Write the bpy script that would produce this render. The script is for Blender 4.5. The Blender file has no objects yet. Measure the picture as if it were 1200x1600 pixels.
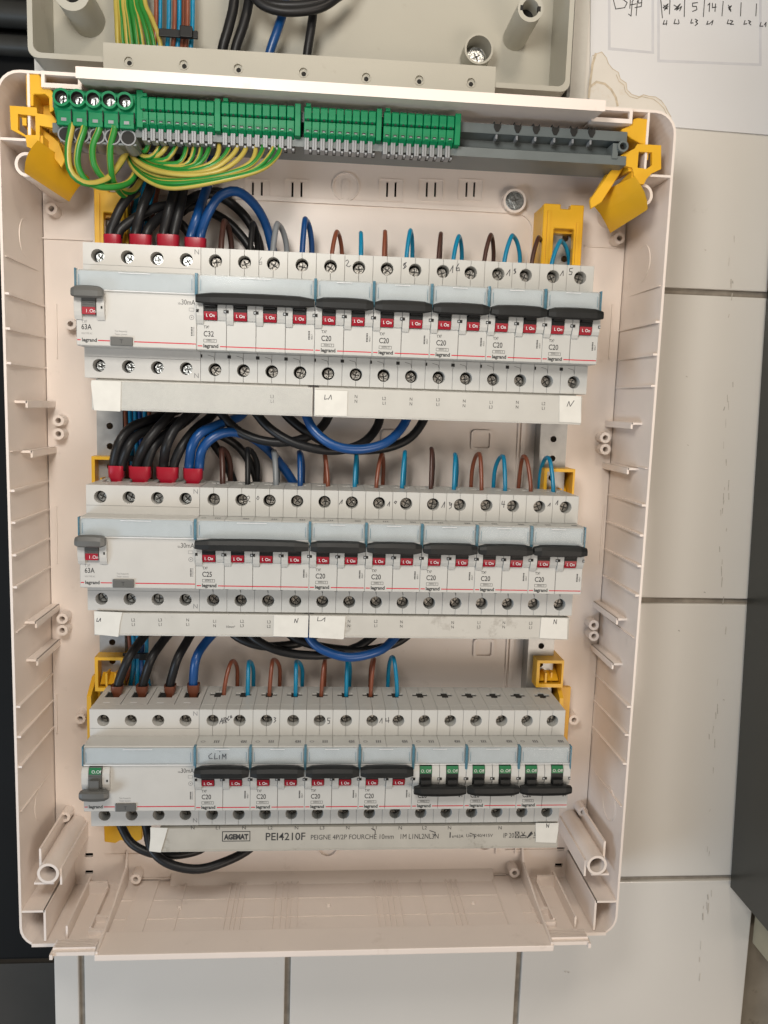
import bpy, math, random, bmesh
from mathutils import Vector, Matrix
from mathutils.geometry import tessellate_polygon
rnd = random.Random(7)
S = 0.001                                  # everything below is written in millimetres
SC = bpy.context.scene
COL = SC.collection
# ------------------------------------------------------------------ camera
CX, CY, CZ = 146.46, -521.94, -52.23
RX, RY, RZ, F = 1.44078341, -0.0322027, -0.0768472, 1266.59
cam = bpy.data.cameras.new("camera")
co = bpy.data.objects.new("camera", cam); COL.objects.link(co)
co.rotation_mode = 'XYZ'; co.rotation_euler = (RX, RY, RZ); co.location = (CX*S, CY*S, CZ*S)
cam.sensor_fit = 'VERTICAL'; cam.sensor_height = 32.0; cam.sensor_width = 24.0; cam.lens = 32.0*F/1600.0
cam.clip_start = 0.01; cam.clip_end = 50
SC.camera = co
# ------------------------------------------------------------------ light
w = bpy.data.worlds.new("World"); SC.world = w; w.use_nodes = True
w.node_tree.nodes['Background'].inputs[0].default_value = (1.0, 0.90, 0.78, 1)
w.node_tree.nodes['Background'].inputs[1].default_value = 0.25
def area(name, loc, tgt, size, power, col):
    l = bpy.data.lights.new(name, 'AREA'); l.shape = 'DISK'; l.size = size*S; l.energy = power; l.color = col
    o = bpy.data.objects.new(name, l); COL.objects.link(o); o.location = Vector(loc)*S
    o.rotation_euler = (Vector(tgt)-Vector(loc)).to_track_quat('-Z', 'Y').to_euler()
    return o
area("room_lamp", (40, -500, 170), (130, 70, 10), 170, 2.25, (1.0, 0.955, 0.89))
area("window_light", (-650, -700, -600), (60, 60, -420), 420, 4.6, (0.66, 0.82, 1.0))
area("warm_bounce_fill", (620, -900, -420), (200, 60, -250), 500, 3.7, (1.0, 0.86, 0.73))  # added fill standing in for warm light bounced around the room
area("ceiling_lamp", (330, -620, 520), (300, 60, 120), 160, 1.7, (1.0, 0.86, 0.70))
SC.view_settings.view_transform = 'Standard'
SC.view_settings.look = 'None'
SC.view_settings.exposure = -0.12
SC.cycles.max_bounces = 6

# ------------------------------------------------------------------ pixel -> point helper
def _R(a, b, c):
    return (Matrix.Rotation(c, 3, 'Z') @ Matrix.Rotation(b, 3, 'Y') @ Matrix.Rotation(a, 3, 'X'))
_M = _R(RX, RY, RZ)
def ray(px, py): return _M @ Vector(((px-600)/F, -(py-800)/F, -1.0))
def at(px, py, Y):                          # point of the plane y = Y seen at a photo pixel, in mm
    d = ray(px, py); t = (Y-CY)/d.y
    return Vector((CX, CY, CZ)) + d*t
def atx(px, py, X):
    d = ray(px, py); t = (X-CX)/d.x
    return Vector((CX, CY, CZ)) + d*t

# ------------------------------------------------------------------ materials
def mat(name, col, rough=0.5, metal=0.0, var=0.06, scale=60, bump=0.0, bscale=400, spec=0.5, dirt=None, coat=0.0):
    m = bpy.data.materials.new(name); m.use_nodes = True
    nt = m.node_tree; N = nt.nodes; L = nt.links
    b = N['Principled BSDF']
    tc = N.new('ShaderNodeTexCoord')
    nz = N.new('ShaderNodeTexNoise'); nz.inputs['Scale'].default_value = scale; nz.inputs['Detail'].default_value = 5
    L.new(tc.outputs['Object'], nz.inputs['Vector'])
    rp = N.new('ShaderNodeValToRGB')
    rp.color_ramp.elements[0].position = 0.3; rp.color_ramp.elements[1].position = 0.7
    c = Vector(col)
    rp.color_ramp.elements[0].color = (*(c*(1-var)), 1)
    rp.color_ramp.elements[1].color = (*[min(1, v*(1+var*0.5)) for v in c], 1)
    L.new(nz.outputs['Fac'], rp.inputs['Fac'])
    out = rp.outputs['Color']
    if dirt:                                # small scuffs and grime flecks
        dcol, amt, dscale, thr = dirt
        n2 = N.new('ShaderNodeTexNoise'); n2.inputs['Scale'].default_value = dscale; n2.inputs['Detail'].default_value = 8; n2.inputs['Roughness'].default_value = 0.7
        L.new(tc.outputs['Object'], n2.inputs['Vector'])
        mr = N.new('ShaderNodeMapRange'); mr.inputs['From Min'].default_value = thr; mr.inputs['From Max'].default_value = thr+0.12
        mr.inputs['To Max'].default_value = amt
        L.new(n2.outputs['Fac'], mr.inputs['Value'])
        mx = N.new('ShaderNodeMixRGB'); mx.inputs['Color2'].default_value = (*dcol, 1)
        L.new(mr.outputs['Result'], mx.inputs['Fac']); L.new(out, mx.inputs['Color1']); out = mx.outputs['Color']
    L.new(out, b.inputs['Base Color'])
    b.inputs['Metallic'].default_value = metal
    b.inputs['Specular IOR Level'].default_value = spec
    b.inputs['Coat Weight'].default_value = coat
    mr2 = N.new('ShaderNodeMapRange'); mr2.inputs['To Min'].default_value = max(0.02, rough-0.07); mr2.inputs['To Max'].default_value = min(1, rough+0.07)
    L.new(nz.outputs['Fac'], mr2.inputs['Value']); L.new(mr2.outputs['Result'], b.inputs['Roughness'])
    if bump:
        n3 = N.new('ShaderNodeTexNoise'); n3.inputs['Scale'].default_value = bscale; n3.inputs['Detail'].default_value = 3
        L.new(tc.outputs['Object'], n3.inputs['Vector'])
        bp = N.new('ShaderNodeBump'); bp.inputs['Strength'].default_value = bump; bp.inputs['Distance'].default_value = 0.0005
        L.new(n3.outputs['Fac'], bp.inputs['Height']); L.new(bp.outputs['Normal'], b.inputs['Normal'])
    return m
def clear_mat(name, tint, gloss, diff=(0.6, 0.7, 0.72), dfac=0.12):
    m = bpy.data.materials.new(name); m.use_nodes = True
    nt = m.node_tree; N = nt.nodes; L = nt.links
    N.remove(N['Principled BSDF']); o = N['Material Output']
    t = N.new('ShaderNodeBsdfTransparent'); t.inputs[0].default_value = (*tint, 1)
    d = N.new('ShaderNodeBsdfDiffuse'); d.inputs[0].default_value = (*diff, 1)
    g = N.new('ShaderNodeBsdfGlossy'); g.inputs['Roughness'].default_value = 0.12
    tc = N.new('ShaderNodeTexCoord'); nz = N.new('ShaderNodeTexNoise'); nz.inputs['Scale'].default_value = 250
    L.new(tc.outputs['Object'], nz.inputs['Vector'])
    mr = N.new('ShaderNodeMapRange'); mr.inputs['To Min'].default_value = dfac*0.6; mr.inputs['To Max'].default_value = dfac*1.4
    L.new(nz.outputs['Fac'], mr.inputs['Value'])
    m1 = N.new('ShaderNodeMixShader'); L.new(mr.outputs['Result'], m1.inputs[0]); L.new(t.outputs[0], m1.inputs[1]); L.new(d.outputs[0], m1.inputs[2])
    lw = N.new('ShaderNodeLayerWeight'); lw.inputs['Blend'].default_value = gloss
    m2 = N.new('ShaderNodeMixShader'); L.new(lw.outputs['Fresnel'], m2.inputs[0]); L.new(m1.outputs[0], m2.inputs[1]); L.new(g.outputs[0], m2.inputs[2])
    L.new(m2.outputs[0], o.inputs['Surface'])
    return m
M = {}
M['box'] = mat('enclosure_plastic', (0.84, 0.75, 0.682), 0.36, var=0.04, scale=18, bump=0.06, bscale=900, dirt=((0.45, 0.36, 0.28), 0.25, 45, 0.62))
M['ubox'] = mat('junction_box_plastic', (0.47, 0.455, 0.39), 0.5, var=0.05, scale=20, bump=0.15, bscale=1500, dirt=((0.25, 0.2, 0.14), 0.3, 60, 0.63))
M['dev'] = mat('breaker_plastic', (0.525, 0.525, 0.50), 0.42, var=0.03, scale=90, bump=0.05, bscale=3000, dirt=((0.3, 0.27, 0.22), 0.22, 160, 0.66))
M['rcd'] = mat('breaker_plastic_warm', (0.55, 0.54, 0.51), 0.40, var=0.03, scale=90, bump=0.05, bscale=3000)
M['void'] = mat('recess_shade_black', (0.018, 0.017, 0.015), 0.8, var=0.2)  # near-black: shade painted into holes, also black on small parts
M['black'] = mat('black_plastic', (0.011, 0.012, 0.012), 0.5, var=0.25, scale=120, spec=0.35, bump=0.1, bscale=2500)
M['grey'] = mat('grey_plastic', (0.115, 0.115, 0.108), 0.42, var=0.08)
M['ink'] = mat('printed_ink', (0.04, 0.04, 0.04), 0.7, var=0.2)
M['paleink'] = mat('pale_ink', (0.22, 0.22, 0.22), 0.7, var=0.15)
M['pen'] = mat('marker_ink', (0.02, 0.02, 0.03), 0.5, var=0.3)
M['redline'] = mat('red_print', (0.55, 0.02, 0.04), 0.5)
M['redflag'] = mat('red_flag', (0.34, 0.006, 0.02), 0.4)
M['greenflag'] = mat('green_flag', (0.01, 0.16, 0.055), 0.4)
M['white'] = mat('white_print', (0.8, 0.8, 0.8), 0.5)
M['glass'] = clear_mat('label_cover_clear', (0.965, 0.98, 0.985), 0.16, (0.72, 0.76, 0.78), dfac=0.06)
M['teal'] = clear_mat('label_cover_edge', (0.30, 0.50, 0.60), 0.3, (0.10, 0.24, 0.32), 0.75)
M['insert'] = mat('label_insert', (0.51, 0.53, 0.54), 0.6, var=0.05)
M['tape'] = mat('white_sticker', (0.72, 0.71, 0.66), 0.45, var=0.05, scale=150)
M['cleartape'] = clear_mat('clear_tape', (0.985, 0.99, 0.99), 0.15, (.8,.8,.8), dfac=0.1)
M['comb'] = mat('busbar_plastic', (0.55, 0.54, 0.50), 0.42, var=0.05, scale=60, dirt=((0.16, 0.13, 0.1), 0.45, 70, 0.64))
M['combd'] = mat('busbar_plastic_smudged', (0.53, 0.515, 0.47), 0.42, var=0.06, scale=60, dirt=((0.13, 0.10, 0.07), 0.55, 38, 0.58))
M['comb3'] = mat('busbar_plastic_grey', (0.46, 0.44, 0.39), 0.42, var=0.08, scale=60, dirt=((0.14, 0.11, 0.08), 0.65, 50, 0.60))
M['metal'] = mat('zinc_screw', (0.48, 0.50, 0.50), 0.3, 1.0, var=0.6, scale=600, bump=0.8, bscale=700)
M['dullmetal'] = mat('dull_screw', (0.30, 0.285, 0.26), 0.38, 1.0, var=0.7, scale=700, bump=1.0, bscale=900)
M['galv'] = mat('galvanised_rail', (0.42, 0.42, 0.41), 0.45, 0.7, var=0.18, scale=110)
M['yellow'] = mat('yellow_plastic', (0.76, 0.42, 0.02), 0.38, var=0.07, scale=40, bump=0.05, bscale=900)
M['green'] = mat('green_terminal_plastic', (0.0, 0.195, 0.072), 0.48, spec=0.3, var=0.08, scale=100)
M['tgrey'] = mat('terminal_grey', (0.24, 0.25, 0.26), 0.4, var=0.08)
M['bar'] = mat('carrier_grey', (0.12, 0.14, 0.14), 0.42, var=0.12, scale=50)
M['cyan'] = mat('cyan_insulation', (0.0, 0.235, 0.43), 0.32, var=0.08, spec=0.6)
M['blue'] = mat('blue_insulation', (0.003, 0.06, 0.22), 0.33, var=0.08, spec=0.6)
M['brown'] = mat('brown_insulation', (0.23, 0.066, 0.032), 0.34, var=0.1, spec=0.6)
M['dbrown'] = mat('dark_brown_insulation', (0.072, 0.030, 0.022), 0.36, var=0.1)
M['wblack'] = mat('black_insulation', (0.012, 0.012, 0.013), 0.42, var=0.2, spec=0.35, bump=0.08, bscale=700)
M['wgrey'] = mat('grey_insulation', (0.23, 0.25, 0.27), 0.36, var=0.08)
M['wgreen'] = mat('earth_green', (0.02, 0.21, 0.03), 0.36, var=0.15)
M['wyellow'] = mat('earth_yellow', (0.45, 0.36, 0.07), 0.36, var=0.1)
M['redfer'] = mat('red_ferrule', (0.40, 0.008, 0.028), 0.35, var=0.08)
M['brfer'] = mat('brown_ferrule', (0.15, 0.045, 0.022), 0.4, var=0.1)
M['tile'] = mat('glazed_tile', (0.79, 0.765, 0.715), 0.13, var=0.02, scale=10, bump=0.03, bscale=12, dirt=((0.35, 0.30, 0.24), 0.35, 16, 0.66), spec=0.5)
M['grout'] = mat('grout', (0.32, 0.285, 0.24), 0.9, var=0.3, scale=90, bump=0.4, bscale=900)
M['paper'] = mat('paper', (0.80, 0.81, 0.83), 0.85, var=0.03, scale=12, bump=0.1, bscale=60)
M['torn'] = mat('stained_paper', (0.80, 0.765, 0.70), 0.75, var=0.05, scale=40, dirt=((0.62, 0.50, 0.34), 0.5, 35, 0.56))
M['stain'] = mat('brown_stain', (0.64, 0.55, 0.42), 0.85, var=0.25, scale=300)
M['scuff'] = mat('tile_scuff', (0.58, 0.545, 0.49), 0.8, var=0.3, scale=300)
M['faint'] = mat('faint_print', (0.68, 0.69, 0.73), 0.85, var=0.08)
M['dkgreen'] = mat('dark_green_panel', (0.026, 0.029, 0.026), 0.3, var=0.2, scale=8, dirt=((0.09, 0.10, 0.09), 0.3, 30, 0.62))
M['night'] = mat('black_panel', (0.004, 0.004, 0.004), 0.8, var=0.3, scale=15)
M['cream'] = mat('cream_board', (0.42, 0.38, 0.27), 0.5, var=0.06)
M['render'] = mat('stained_plaster', (0.30, 0.27, 0.22), 0.85, var=0.25, scale=25, bump=0.5, bscale=80, dirt=((0.08, 0.07, 0.05), 0.7, 40, 0.62))
M['steel'] = mat('grey_steel', (0.07, 0.07, 0.065), 0.5, 0.4, var=0.15)
M['floor'] = mat('brown_floor', (0.075, 0.068, 0.058), 0.6, var=0.15, scale=12)

# ------------------------------------------------------------------ mesh builder
class MB:
    def __init__(self): self.v = []; self.f = []; self.m = []; self.s = []
    def add(self, vs, fs, m=0, smooth=False):
        n = len(self.v); self.v += [tuple(v) for v in vs]
        for f in fs: self.f.append(tuple(n+i for i in f)); self.m.append(m); self.s.append(smooth)
    def box(self, x0, x1, y0, y1, z0, z1, m=0, bev=0.0):
        x0, x1 = sorted((x0, x1)); y0, y1 = sorted((y0, y1)); z0, z1 = sorted((z0, z1))
        if bev:
            bm = bmesh.new(); r = bmesh.ops.create_cube(bm, size=1)
            for v in bm.verts: v.co = Vector(((x0+x1)/2+v.co.x*(x1-x0), (y0+y1)/2+v.co.y*(y1-y0), (z0+z1)/2+v.co.z*(z1-z0)))
            bmesh.ops.bevel(bm, geom=list(bm.edges), offset=bev, segments=2, affect='EDGES', profile=0.6)
            self.addbm(bm, m); return self
        vs = [(x, y, z) for x in (x0, x1) for y in (y0, y1) for z in (z0, z1)]
        self.add(vs, [(0, 1, 3, 2), (4, 6, 7, 5), (0, 4, 5, 1), (2, 3, 7, 6), (0, 2, 6, 4), (1, 5, 7, 3)], m); return self
    def addbm(self, bm, m=0, smooth=False):
        bm.normal_update(); bm.verts.index_update()
        self.add([v.co.copy() for v in bm.verts], [[v.index for v in f.verts] for f in bm.faces], m, smooth); bm.free()
    def plate(self, loops, w0, w1, ax='xz', m=0, bev=0.0, smooth_side=False):
        """outer loop + holes in 2D, extruded along the third axis"""
        def P(u, v, w_):
            return {'xz': (u, w_, v), 'xy': (u, v, w_), 'yz': (w_, u, v)}[ax]
        tri = tessellate_polygon([[Vector((u, v, 0)) for u, v in lp] for lp in loops])
        flat = [p for lp in loops for p in lp]; n = len(flat)
        vs = [P(u, v, w0) for u, v in flat]+[P(u, v, w1) for u, v in flat]
        fs = []
        for t in tri: fs.append(tuple(t)); fs.append(tuple(n+i for i in reversed(t)))
        o = 0; sd = []
        for lp in loops:
            k = len(lp)
            for i in range(k):
                j = (i+1) % k; sd.append((o+i, o+j, n+o+j, n+o+i))
            o += k
        bm = bmesh.new(); bv = [bm.verts.new(v) for v in vs]
        for f in fs+sd:
            try: bm.faces.new([bv[i] for i in f])
            except ValueError: pass
        bmesh.ops.recalc_face_normals(bm, faces=list(bm.faces))
        if bev:
            bmesh.ops.dissolve_limit(bm, angle_limit=0.01, verts=list(bm.verts), edges=list(bm.edges)) if len(loops) == 1 else None
            bm.normal_update()
            ed = [e for e in bm.edges if len(e.link_faces) == 2 and e.calc_face_angle(0) > 0.8]
            bmesh.ops.bevel(bm, geom=ed, offset=bev, segments=1, affect='EDGES')
        self.addbm(bm, m); return self
    def cyl(self, a, b, r0, r1=None, n=16, m=0, caps=(True, True), smooth=True):
        a = Vector(a); b = Vector(b); r1 = r0 if r1 is None else r1
        d = (b-a).normalized(); u = d.orthogonal().normalized(); v = d.cross(u)
        A = [a+(u*math.cos(t)+v*math.sin(t))*r0 for t in [2*math.pi*i/n for i in range(n)]]
        B = [b+(u*math.cos(t)+v*math.sin(t))*r1 for t in [2*math.pi*i/n for i in range(n)]]
        self.add(A+B, [(i, (i+1) % n, n+(i+1) % n, n+i) for i in range(n)], m, smooth)
        if caps[0]: self.add(A, [tuple(reversed(range(n)))], m)
        if caps[1]: self.add(B, [tuple(range(n))], m)
        return self
    def tubering(self, a, b, ro, ri, n=24, m=0, mi=None):      # a hollow pipe from a (front) to b
        a = Vector(a); b = Vector(b); d = (b-a).normalized(); u = d.orthogonal().normalized(); v = d.cross(u)
        def ring(c, r): return [c+(u*math.cos(t)+v*math.sin(t))*r for t in [2*math.pi*i/n for i in range(n)]]
        O0, I0, O1, I1 = ring(a, ro), ring(a, ri), ring(b, ro), ring(b, ri)
        q = lambda p: [(i, (i+1) % n, n+(i+1) % n, n+i) for i in range(n)]
        self.add(O0+O1, q(0), m, True); self.add(I1+I0, q(0), m if mi is None else mi, True)
        self.add(I0+O0, q(0), m); self.add(O1+I1, q(0), m)
        return self
    def tube(self, pts, r, n=10, m=0, step=3.0, stripe=None, twist=0.0, caps=True):
        pts = [Vector(p) for p in pts]
        P = [pts[0]*2-pts[1]]+pts+[pts[-1]*2-pts[-2]]; path = []
        for i in range(1, len(P)-2):
            p0, p1, p2, p3 = P[i-1:i+3]; k = max(2, int((p2-p1).length/step))
            for j in range(k):
                t = j/k; t2 = t*t; t3 = t2*t
                path.append(0.5*((2*p1)+(-p0+p2)*t+(2*p0-5*p1+4*p2-p3)*t2+(-p0+3*p1-3*p2+p3)*t3))
        path.append(pts[-1])
        tan = [(path[min(i+1, len(path)-1)]-path[max(i-1, 0)]).normalized() for i in range(len(path))]
        u = tan[0].orthogonal().normalized(); vs = []; ph = rnd.random()*6.28
        for i, (p, t) in enumerate(zip(path, tan)):
            u = (u-t*u.dot(t)).normalized(); v = t.cross(u)
            a0 = ph+twist*i*step
            vs += [p+(u*math.cos(a)+v*math.sin(a))*r for a in [a0+2*math.pi*k/n for k in range(n)]]
        N = len(self.v); self.v += [tuple(q) for q in vs]
        for i in range(len(path)-1):
            for k in range(n):
                self.f.append((N+i*n+k, N+i*n+(k+1) % n, N+(i+1)*n+(k+1) % n, N+(i+1)*n+k))
                self.m.append((stripe if (stripe is not None and k in (0, 1, 2, 3) ) else m)); self.s.append(True)
        if caps:
            self.f.append(tuple(N+k for k in reversed(range(n)))); self.m.append(m); self.s.append(False)
            e = N+(len(path)-1)*n; self.f.append(tuple(e+k for k in range(n))); self.m.append(m); self.s.append(False)
        return self
    def text(self, s, x, z, h, y, m=0, sx=1.0, align='L', rot=0.0, bold=0.0):
        vs, fs, wd = textgeo(s, bold); k = h/0.70
        ox = {'L': 0, 'C': -wd*k*sx/2, 'R': -wd*k*sx}[align]
        c, sn = math.cos(rot), math.sin(rot); out = []
        for (a, b) in vs:
            u = ox+a*k*sx; v = b*k
            out.append((x+u*c-v*sn, y, z+u*sn+v*c))
        self.add(out, fs, m); return self
    def ink(self, lines, wd, m=0, lift=0.0):   # lines of 3D points on a plane facing -y, drawn as flat strokes
        for ln in lines:
            ln = [Vector(p) for p in ln]
            for a, b in zip(ln[:-1], ln[1:]):
                d = b-a
                if d.length < 1e-6: continue
                nrm = Vector((-d.z, 0, d.x)).normalized()*wd/2; e = d.normalized()*wd*0.3
                lift += 0.002
                q = [a-e-nrm, b+e-nrm, b+e+nrm, a-e+nrm]
                self.add([(p.x, p.y-lift, p.z) for p in q], [(0, 1, 2, 3)], m)
        return self
    def build(self, name, mats, parent=None, origin=(0, 0, 0)):
        o = Vector(origin); me = bpy.data.meshes.new(name)
        me.from_pydata([((v[0]-o.x)*S, (v[1]-o.y)*S, (v[2]-o.z)*S) for v in self.v], [], self.f)
        if not isinstance(mats, (list, tuple)): mats = [mats]
        for k in mats: me.materials.append(M[k])
        me.polygons.foreach_set('material_index', self.m); me.polygons.foreach_set('use_smooth', self.s)
        me.validate(); me.update()
        ob = bpy.data.objects.new(name, me); COL.objects.link(ob)
        ob.location = o*S
        if parent is not None: ob.parent = parent
        return ob
_tc = {}
def textgeo(s, bold=0.0):
    if (s, bold) not in _tc:
        c = bpy.data.curves.new('t', 'FONT'); c.body = s; c.size = 1; c.resolution_u = 3; c.offset = bold
        o = bpy.data.objects.new('t', c); me = bpy.data.meshes.new_from_object(o)
        vs = [(v.co.x, v.co.y) for v in me.vertices]; fs = [tuple(p.vertices) for p in me.polygons]
        bpy.data.objects.remove(o); bpy.data.curves.remove(c); bpy.data.meshes.remove(me)
        _tc[(s, bold)] = (vs, fs, max([v[0] for v in vs] or [0]))
    return _tc[(s, bold)]
def empty(name, loc, label, cat, group=None):
    o = bpy.data.objects.new(name, None); COL.objects.link(o); o.location = Vector(loc)*S
    o.empty_display_size = 0.01; o['label'] = label; o['category'] = cat
    if group: o['group'] = group
    return o
def tag(o, label, cat, group=None):
    o['label'] = label; o['category'] = cat
    if group: o['group'] = group
    return o
def structure(o): o['kind'] = 'structure'; return o
def copy_tree(o, parent=None, loc=None):
    c = o.copy(); COL.objects.link(c)
    if parent is not None: c.parent = parent
    if loc is not None: c.location = Vector(loc)*S
    for ch in list(o.children): copy_tree(ch, c)
    return c
def circle(cx, cy, r, n=24, a0=0, a1=2*math.pi, end=False):
    k = n if not end else n+1
    return [(cx+r*math.cos(a0+(a1-a0)*i/n), cy+r*math.sin(a0+(a1-a0)*i/n)) for i in range(k)]
def rect(a, b, c, d): return [(a, c), (b, c), (b, d), (a, d)]
def rrect(a, b, c, d, r, n=5):
    o = []
    for cx, cy, s in ((b-r, c+r, -math.pi/2), (b-r, d-r, 0), (a+r, d-r, math.pi/2), (a+r, c+r, math.pi)):
        o += [(cx+r*math.cos(s+math.pi/2*i/n), cy+r*math.sin(s+math.pi/2*i/n)) for i in range(n+1)]
    return o

# ================================================================== THE WALL
YW = 85.0
wall = structure(MB().box(-54.4, 519, YW+3, YW+14, -720, 420).build('tiled_wall', 'grout'))
xs = [-54.4, -33.5, 129.5, 320.5, 517.5]; zs = [-700, -433.5, -197.5, 40.5, 278.5, 416]
for i in range(4):
    for j in range(5):
        g = 2.3; x0, x1, z0, z1 = xs[i]+(0 if i == 0 else g), xs[i+1]-(0 if i == 3 else g), zs[j]+g, zs[j+1]-g
        t = MB().box(x0, x1, YW-rnd.random()*0.5, YW+8, z0, z1, 0, 0.9).build('tile', 'tile', wall)
# dark panel and things right of the wall
cpx = [at(1212, 300, 80), at(1204, 400, 80), at(1191, 600, 80), at(1170, 933, 80), at(1143, 1388, 80)]
d = MB().plate([[(p.x, p.z) for p in cpx]+[(660, cpx[-1].z), (660, 420), (cpx[0].x, 420)]], -120, 82, 'xz')
tag(d.build('dark_cabinet', 'dkgreen'), 'dark green glossy cabinet side standing right of the tiled wall', 'cabinet')
tag(MB().box(519.5, 640, -150, YW-1, -492, -462, 0, 1.5).build('cream_board', 'cream'), 'narrow cream board below the dark green cabinet at the lower right', 'board')
structure(MB().box(519.2, 700, YW+20, YW+30, -760, -400).build('plaster_wall', 'render'))
tag(MB().box(-420, -62, 240, 300, at(20, 1500, 240).z, 700, 0, 3).build('black_backdrop', 'night'), 'tall matt black backdrop panel in the dark gap left of the tiled wall', 'backdrop')  # plain black backdrop added to stand for the dark space
sh = MB()
sh.cyl((-420, 225, 262), (-62, 225, 262), 11, n=20); sh.cyl((-420, 222, 236), (-62, 222, 236), 8, n=20).box(-420, -62, 215, 238, 272, 300, 0, 2)
tag(sh.build('steel_rails', 'steel'), 'grey steel rails crossing the dark gap beside the upper junction box', 'rail')
structure(MB().box(-900, 900, -900, 900, -900, -880).build('floor', 'floor'))
structure(MB().box(-500, -62, 236, 238, -880, at(20, 1500, 240).z-1).build('plinth_wall', 'floor'))
rs = random.Random(3); scs = []
for k in range(46):
    y = 300+rs.random()**.8*1230; x = 1152-(y-300)*.045+rs.gauss(0, 4); L0 = rs.uniform(3, 16)
    scs.append([(x, y), (x+rs.uniform(-1.5, .8), y+L0)])
def wallmarks():
    g = MB()
    for s_ in scs: g.ink([[at(x, y, YW-.7) for x, y in s_]], rs.uniform(.25, .8))
    for x, y in ((1101, 390), (1072, 588), (1074, 695), (1100, 925), (1060, 985), (882, 1518), (887, 1519), (1130, 1093)):
        g.ink([[at(x, y, YW-.7), at(x+2, y+1, YW-.7)]], .7)
    o = g.build('scuff_mark', 'scuff', wall); o['kind'] = 'stuff'
wallmarks()
# paper sheets
def pxpoly(pts, Y, th, name, m, parent=None):
    lp = [(at(x, y, Y).x, at(x, y, Y).z) for x, y in pts]
    return MB().plate([lp], Y, Y+th, 'xz').build(name, m, parent)
YP = YW-1.6
pap = empty('wiring_chart', at(1060, 198, YP), 'white paper chart with handwritten circuit list, stuck to the wall at the top right', 'paper')
def adopt(o, p):
    o.parent = p; o.location = o.location-p.location; return o
adopt(pxpoly([(924, -120), (1290, -120), (1290, 222), (1203, 211), (1130, 205), (1057, 199), (1000, 194), (922, 190)], YP, 0.5, 'sheet', 'paper'), pap)
g = MB()
def frame_px(x0, y0, x1, y1, t, g):
    a, b = at(x0, y0, YP-0.1), at(x1, y1, YP-0.1)
    g.plate([[(p.x, p.z) for p in (at(x0, y0, YP-.1), at(x1, y0+6, YP-.1), at(x1, y1, YP-.1), at(x0, y1-6, YP-.1))],
             [(p.x, p.z) for p in (at(x0+t, y0+t, YP-.1), at(x1-t, y0+t+6, YP-.1), at(x1-t, y1-t, YP-.1), at(x0+t, y1-t-6, YP-.1))]], YP-0.12, YP-0.02, 'xz')
frame_px(950, -60, 1022, 84, 4, g); frame_px(1027, -60, 1190, 103, 4, g)
adopt(g.build('printed_frame', 'faint'), pap)
def pxink(strokes, Y, wd, name, m, parent, off=(0, 0)):
    g = MB(); g.ink([[at(x+off[0], y+off[1], Y) for x, y in s] for s in strokes], wd)
    o = g.build(name, m)
    if parent is not None: adopt(o, parent)
    return o
W1 = [[(957, -6), (962, 14)], [(956, -4), (972, -2), (980, 4), (976, 12), (962, 14)], [(985, 0), (984, 13)], [(995, -8), (988, 2), (986, 25), (982, 22)], [(984, 8), (994, 6)], [(1002, -6), (996, 2), (994, 24)], [(992, 12), (1002, 10)],
      [(996, -2), (998, 5), (1003, 4)], [(1003, -3), (1002, 10)],
      [(1032, -5), (1035, 28)], [(1047, -5), (1046, 22)], [(1070, -4), (1069, 26)], [(1101, -2), (1099, 26)], [(1130, 2), (1128, 25)], [(1158, 4), (1157, 25)], [(1182, 6), (1181, 25)],
      [(1037, 8), (1043, 14), (1036, 12), (1044, 6), (1038, 16), (1044, 10)], [(1053, 8), (1060, 12), (1054, 15), (1063, 6), (1057, 16), (1065, 10), (1062, 17)],
      [(1090, 4), (1082, 5), (1082, 10), (1088, 10), (1089, 15), (1082, 18)], [(1106, 8), (1109, 5), (1108, 18)], [(1113, 5), (1113, 12), (1119, 11)], [(1118, 6), (1117, 18)],
      [(1138, 8), (1142, 16), (1139, 15), (1143, 9), (1138, 12), (1142, 18)],
      [(1038, 32), (1036, 38), (1042, 37)], [(1042, 32), (1041, 39)], [(1055, 30), (1053, 37), (1058, 37)], [(1060, 31), (1061, 36), (1059, 38)],
      [(1081, 30), (1079, 36), (1083, 36)], [(1086, 30), (1090, 32), (1087, 34), (1090, 37), (1086, 40)], [(1106, 33), (1104, 38), (1109, 37)], [(1110, 36), (1114, 32), (1112, 39)],
      [(1138, 31), (1136, 37), (1141, 37)], [(1141, 32), (1145, 33), (1141, 38), (1146, 38)], [(1164, 32), (1162, 38), (1167, 37)], [(1169, 32), (1173, 34), (1170, 36), (1173, 39)],
      [(1189, 35), (1187, 41), (1192, 41)], [(1194, 39), (1197, 35), (1196, 42)]]
pxink(W1, YP-0.15, 0.6, 'handwriting', 'ink', pap)
# second, stained torn sheet
edge = [(925, 88), (933, 84), (941, 82), (948, 90), (951, 99), (957, 108), (966, 114), (970, 124), (978, 130), (980, 140), (987, 148), (998, 151), (1006, 148), (1015, 150), (1024, 152), (1032, 158), (1040, 166), (1044, 174), (1049, 182)]
torn = empty('torn_sheet', at(980, 190, YP-1), 'yellow-stained torn sheet with a ragged edge beside the box corner', 'paper')
adopt(pxpoly([(917, 230), (922, 120)]+edge+[(1052, 205), (1030, 235)], YP-0.8, 0.6, 'torn_paper', 'torn'), torn)
e2 = [(x+rnd.uniform(-1, 1), y+rnd.uniform(-1, 1)) for x, y in edge]
pxink([e2, [(x-3, y+3) for x, y in edge[6:]]], YP-0.9, 0.55, 'stain_line', 'stain', torn)
pxink([[(923, 135), (932, 128), (945, 131), (955, 140), (962, 152), (965, 165)], [(931, 84), (926, 100), (922, 130), (920, 152)]], YP-0.9, 1.6, 'stain_line', 'stain', torn)
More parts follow.
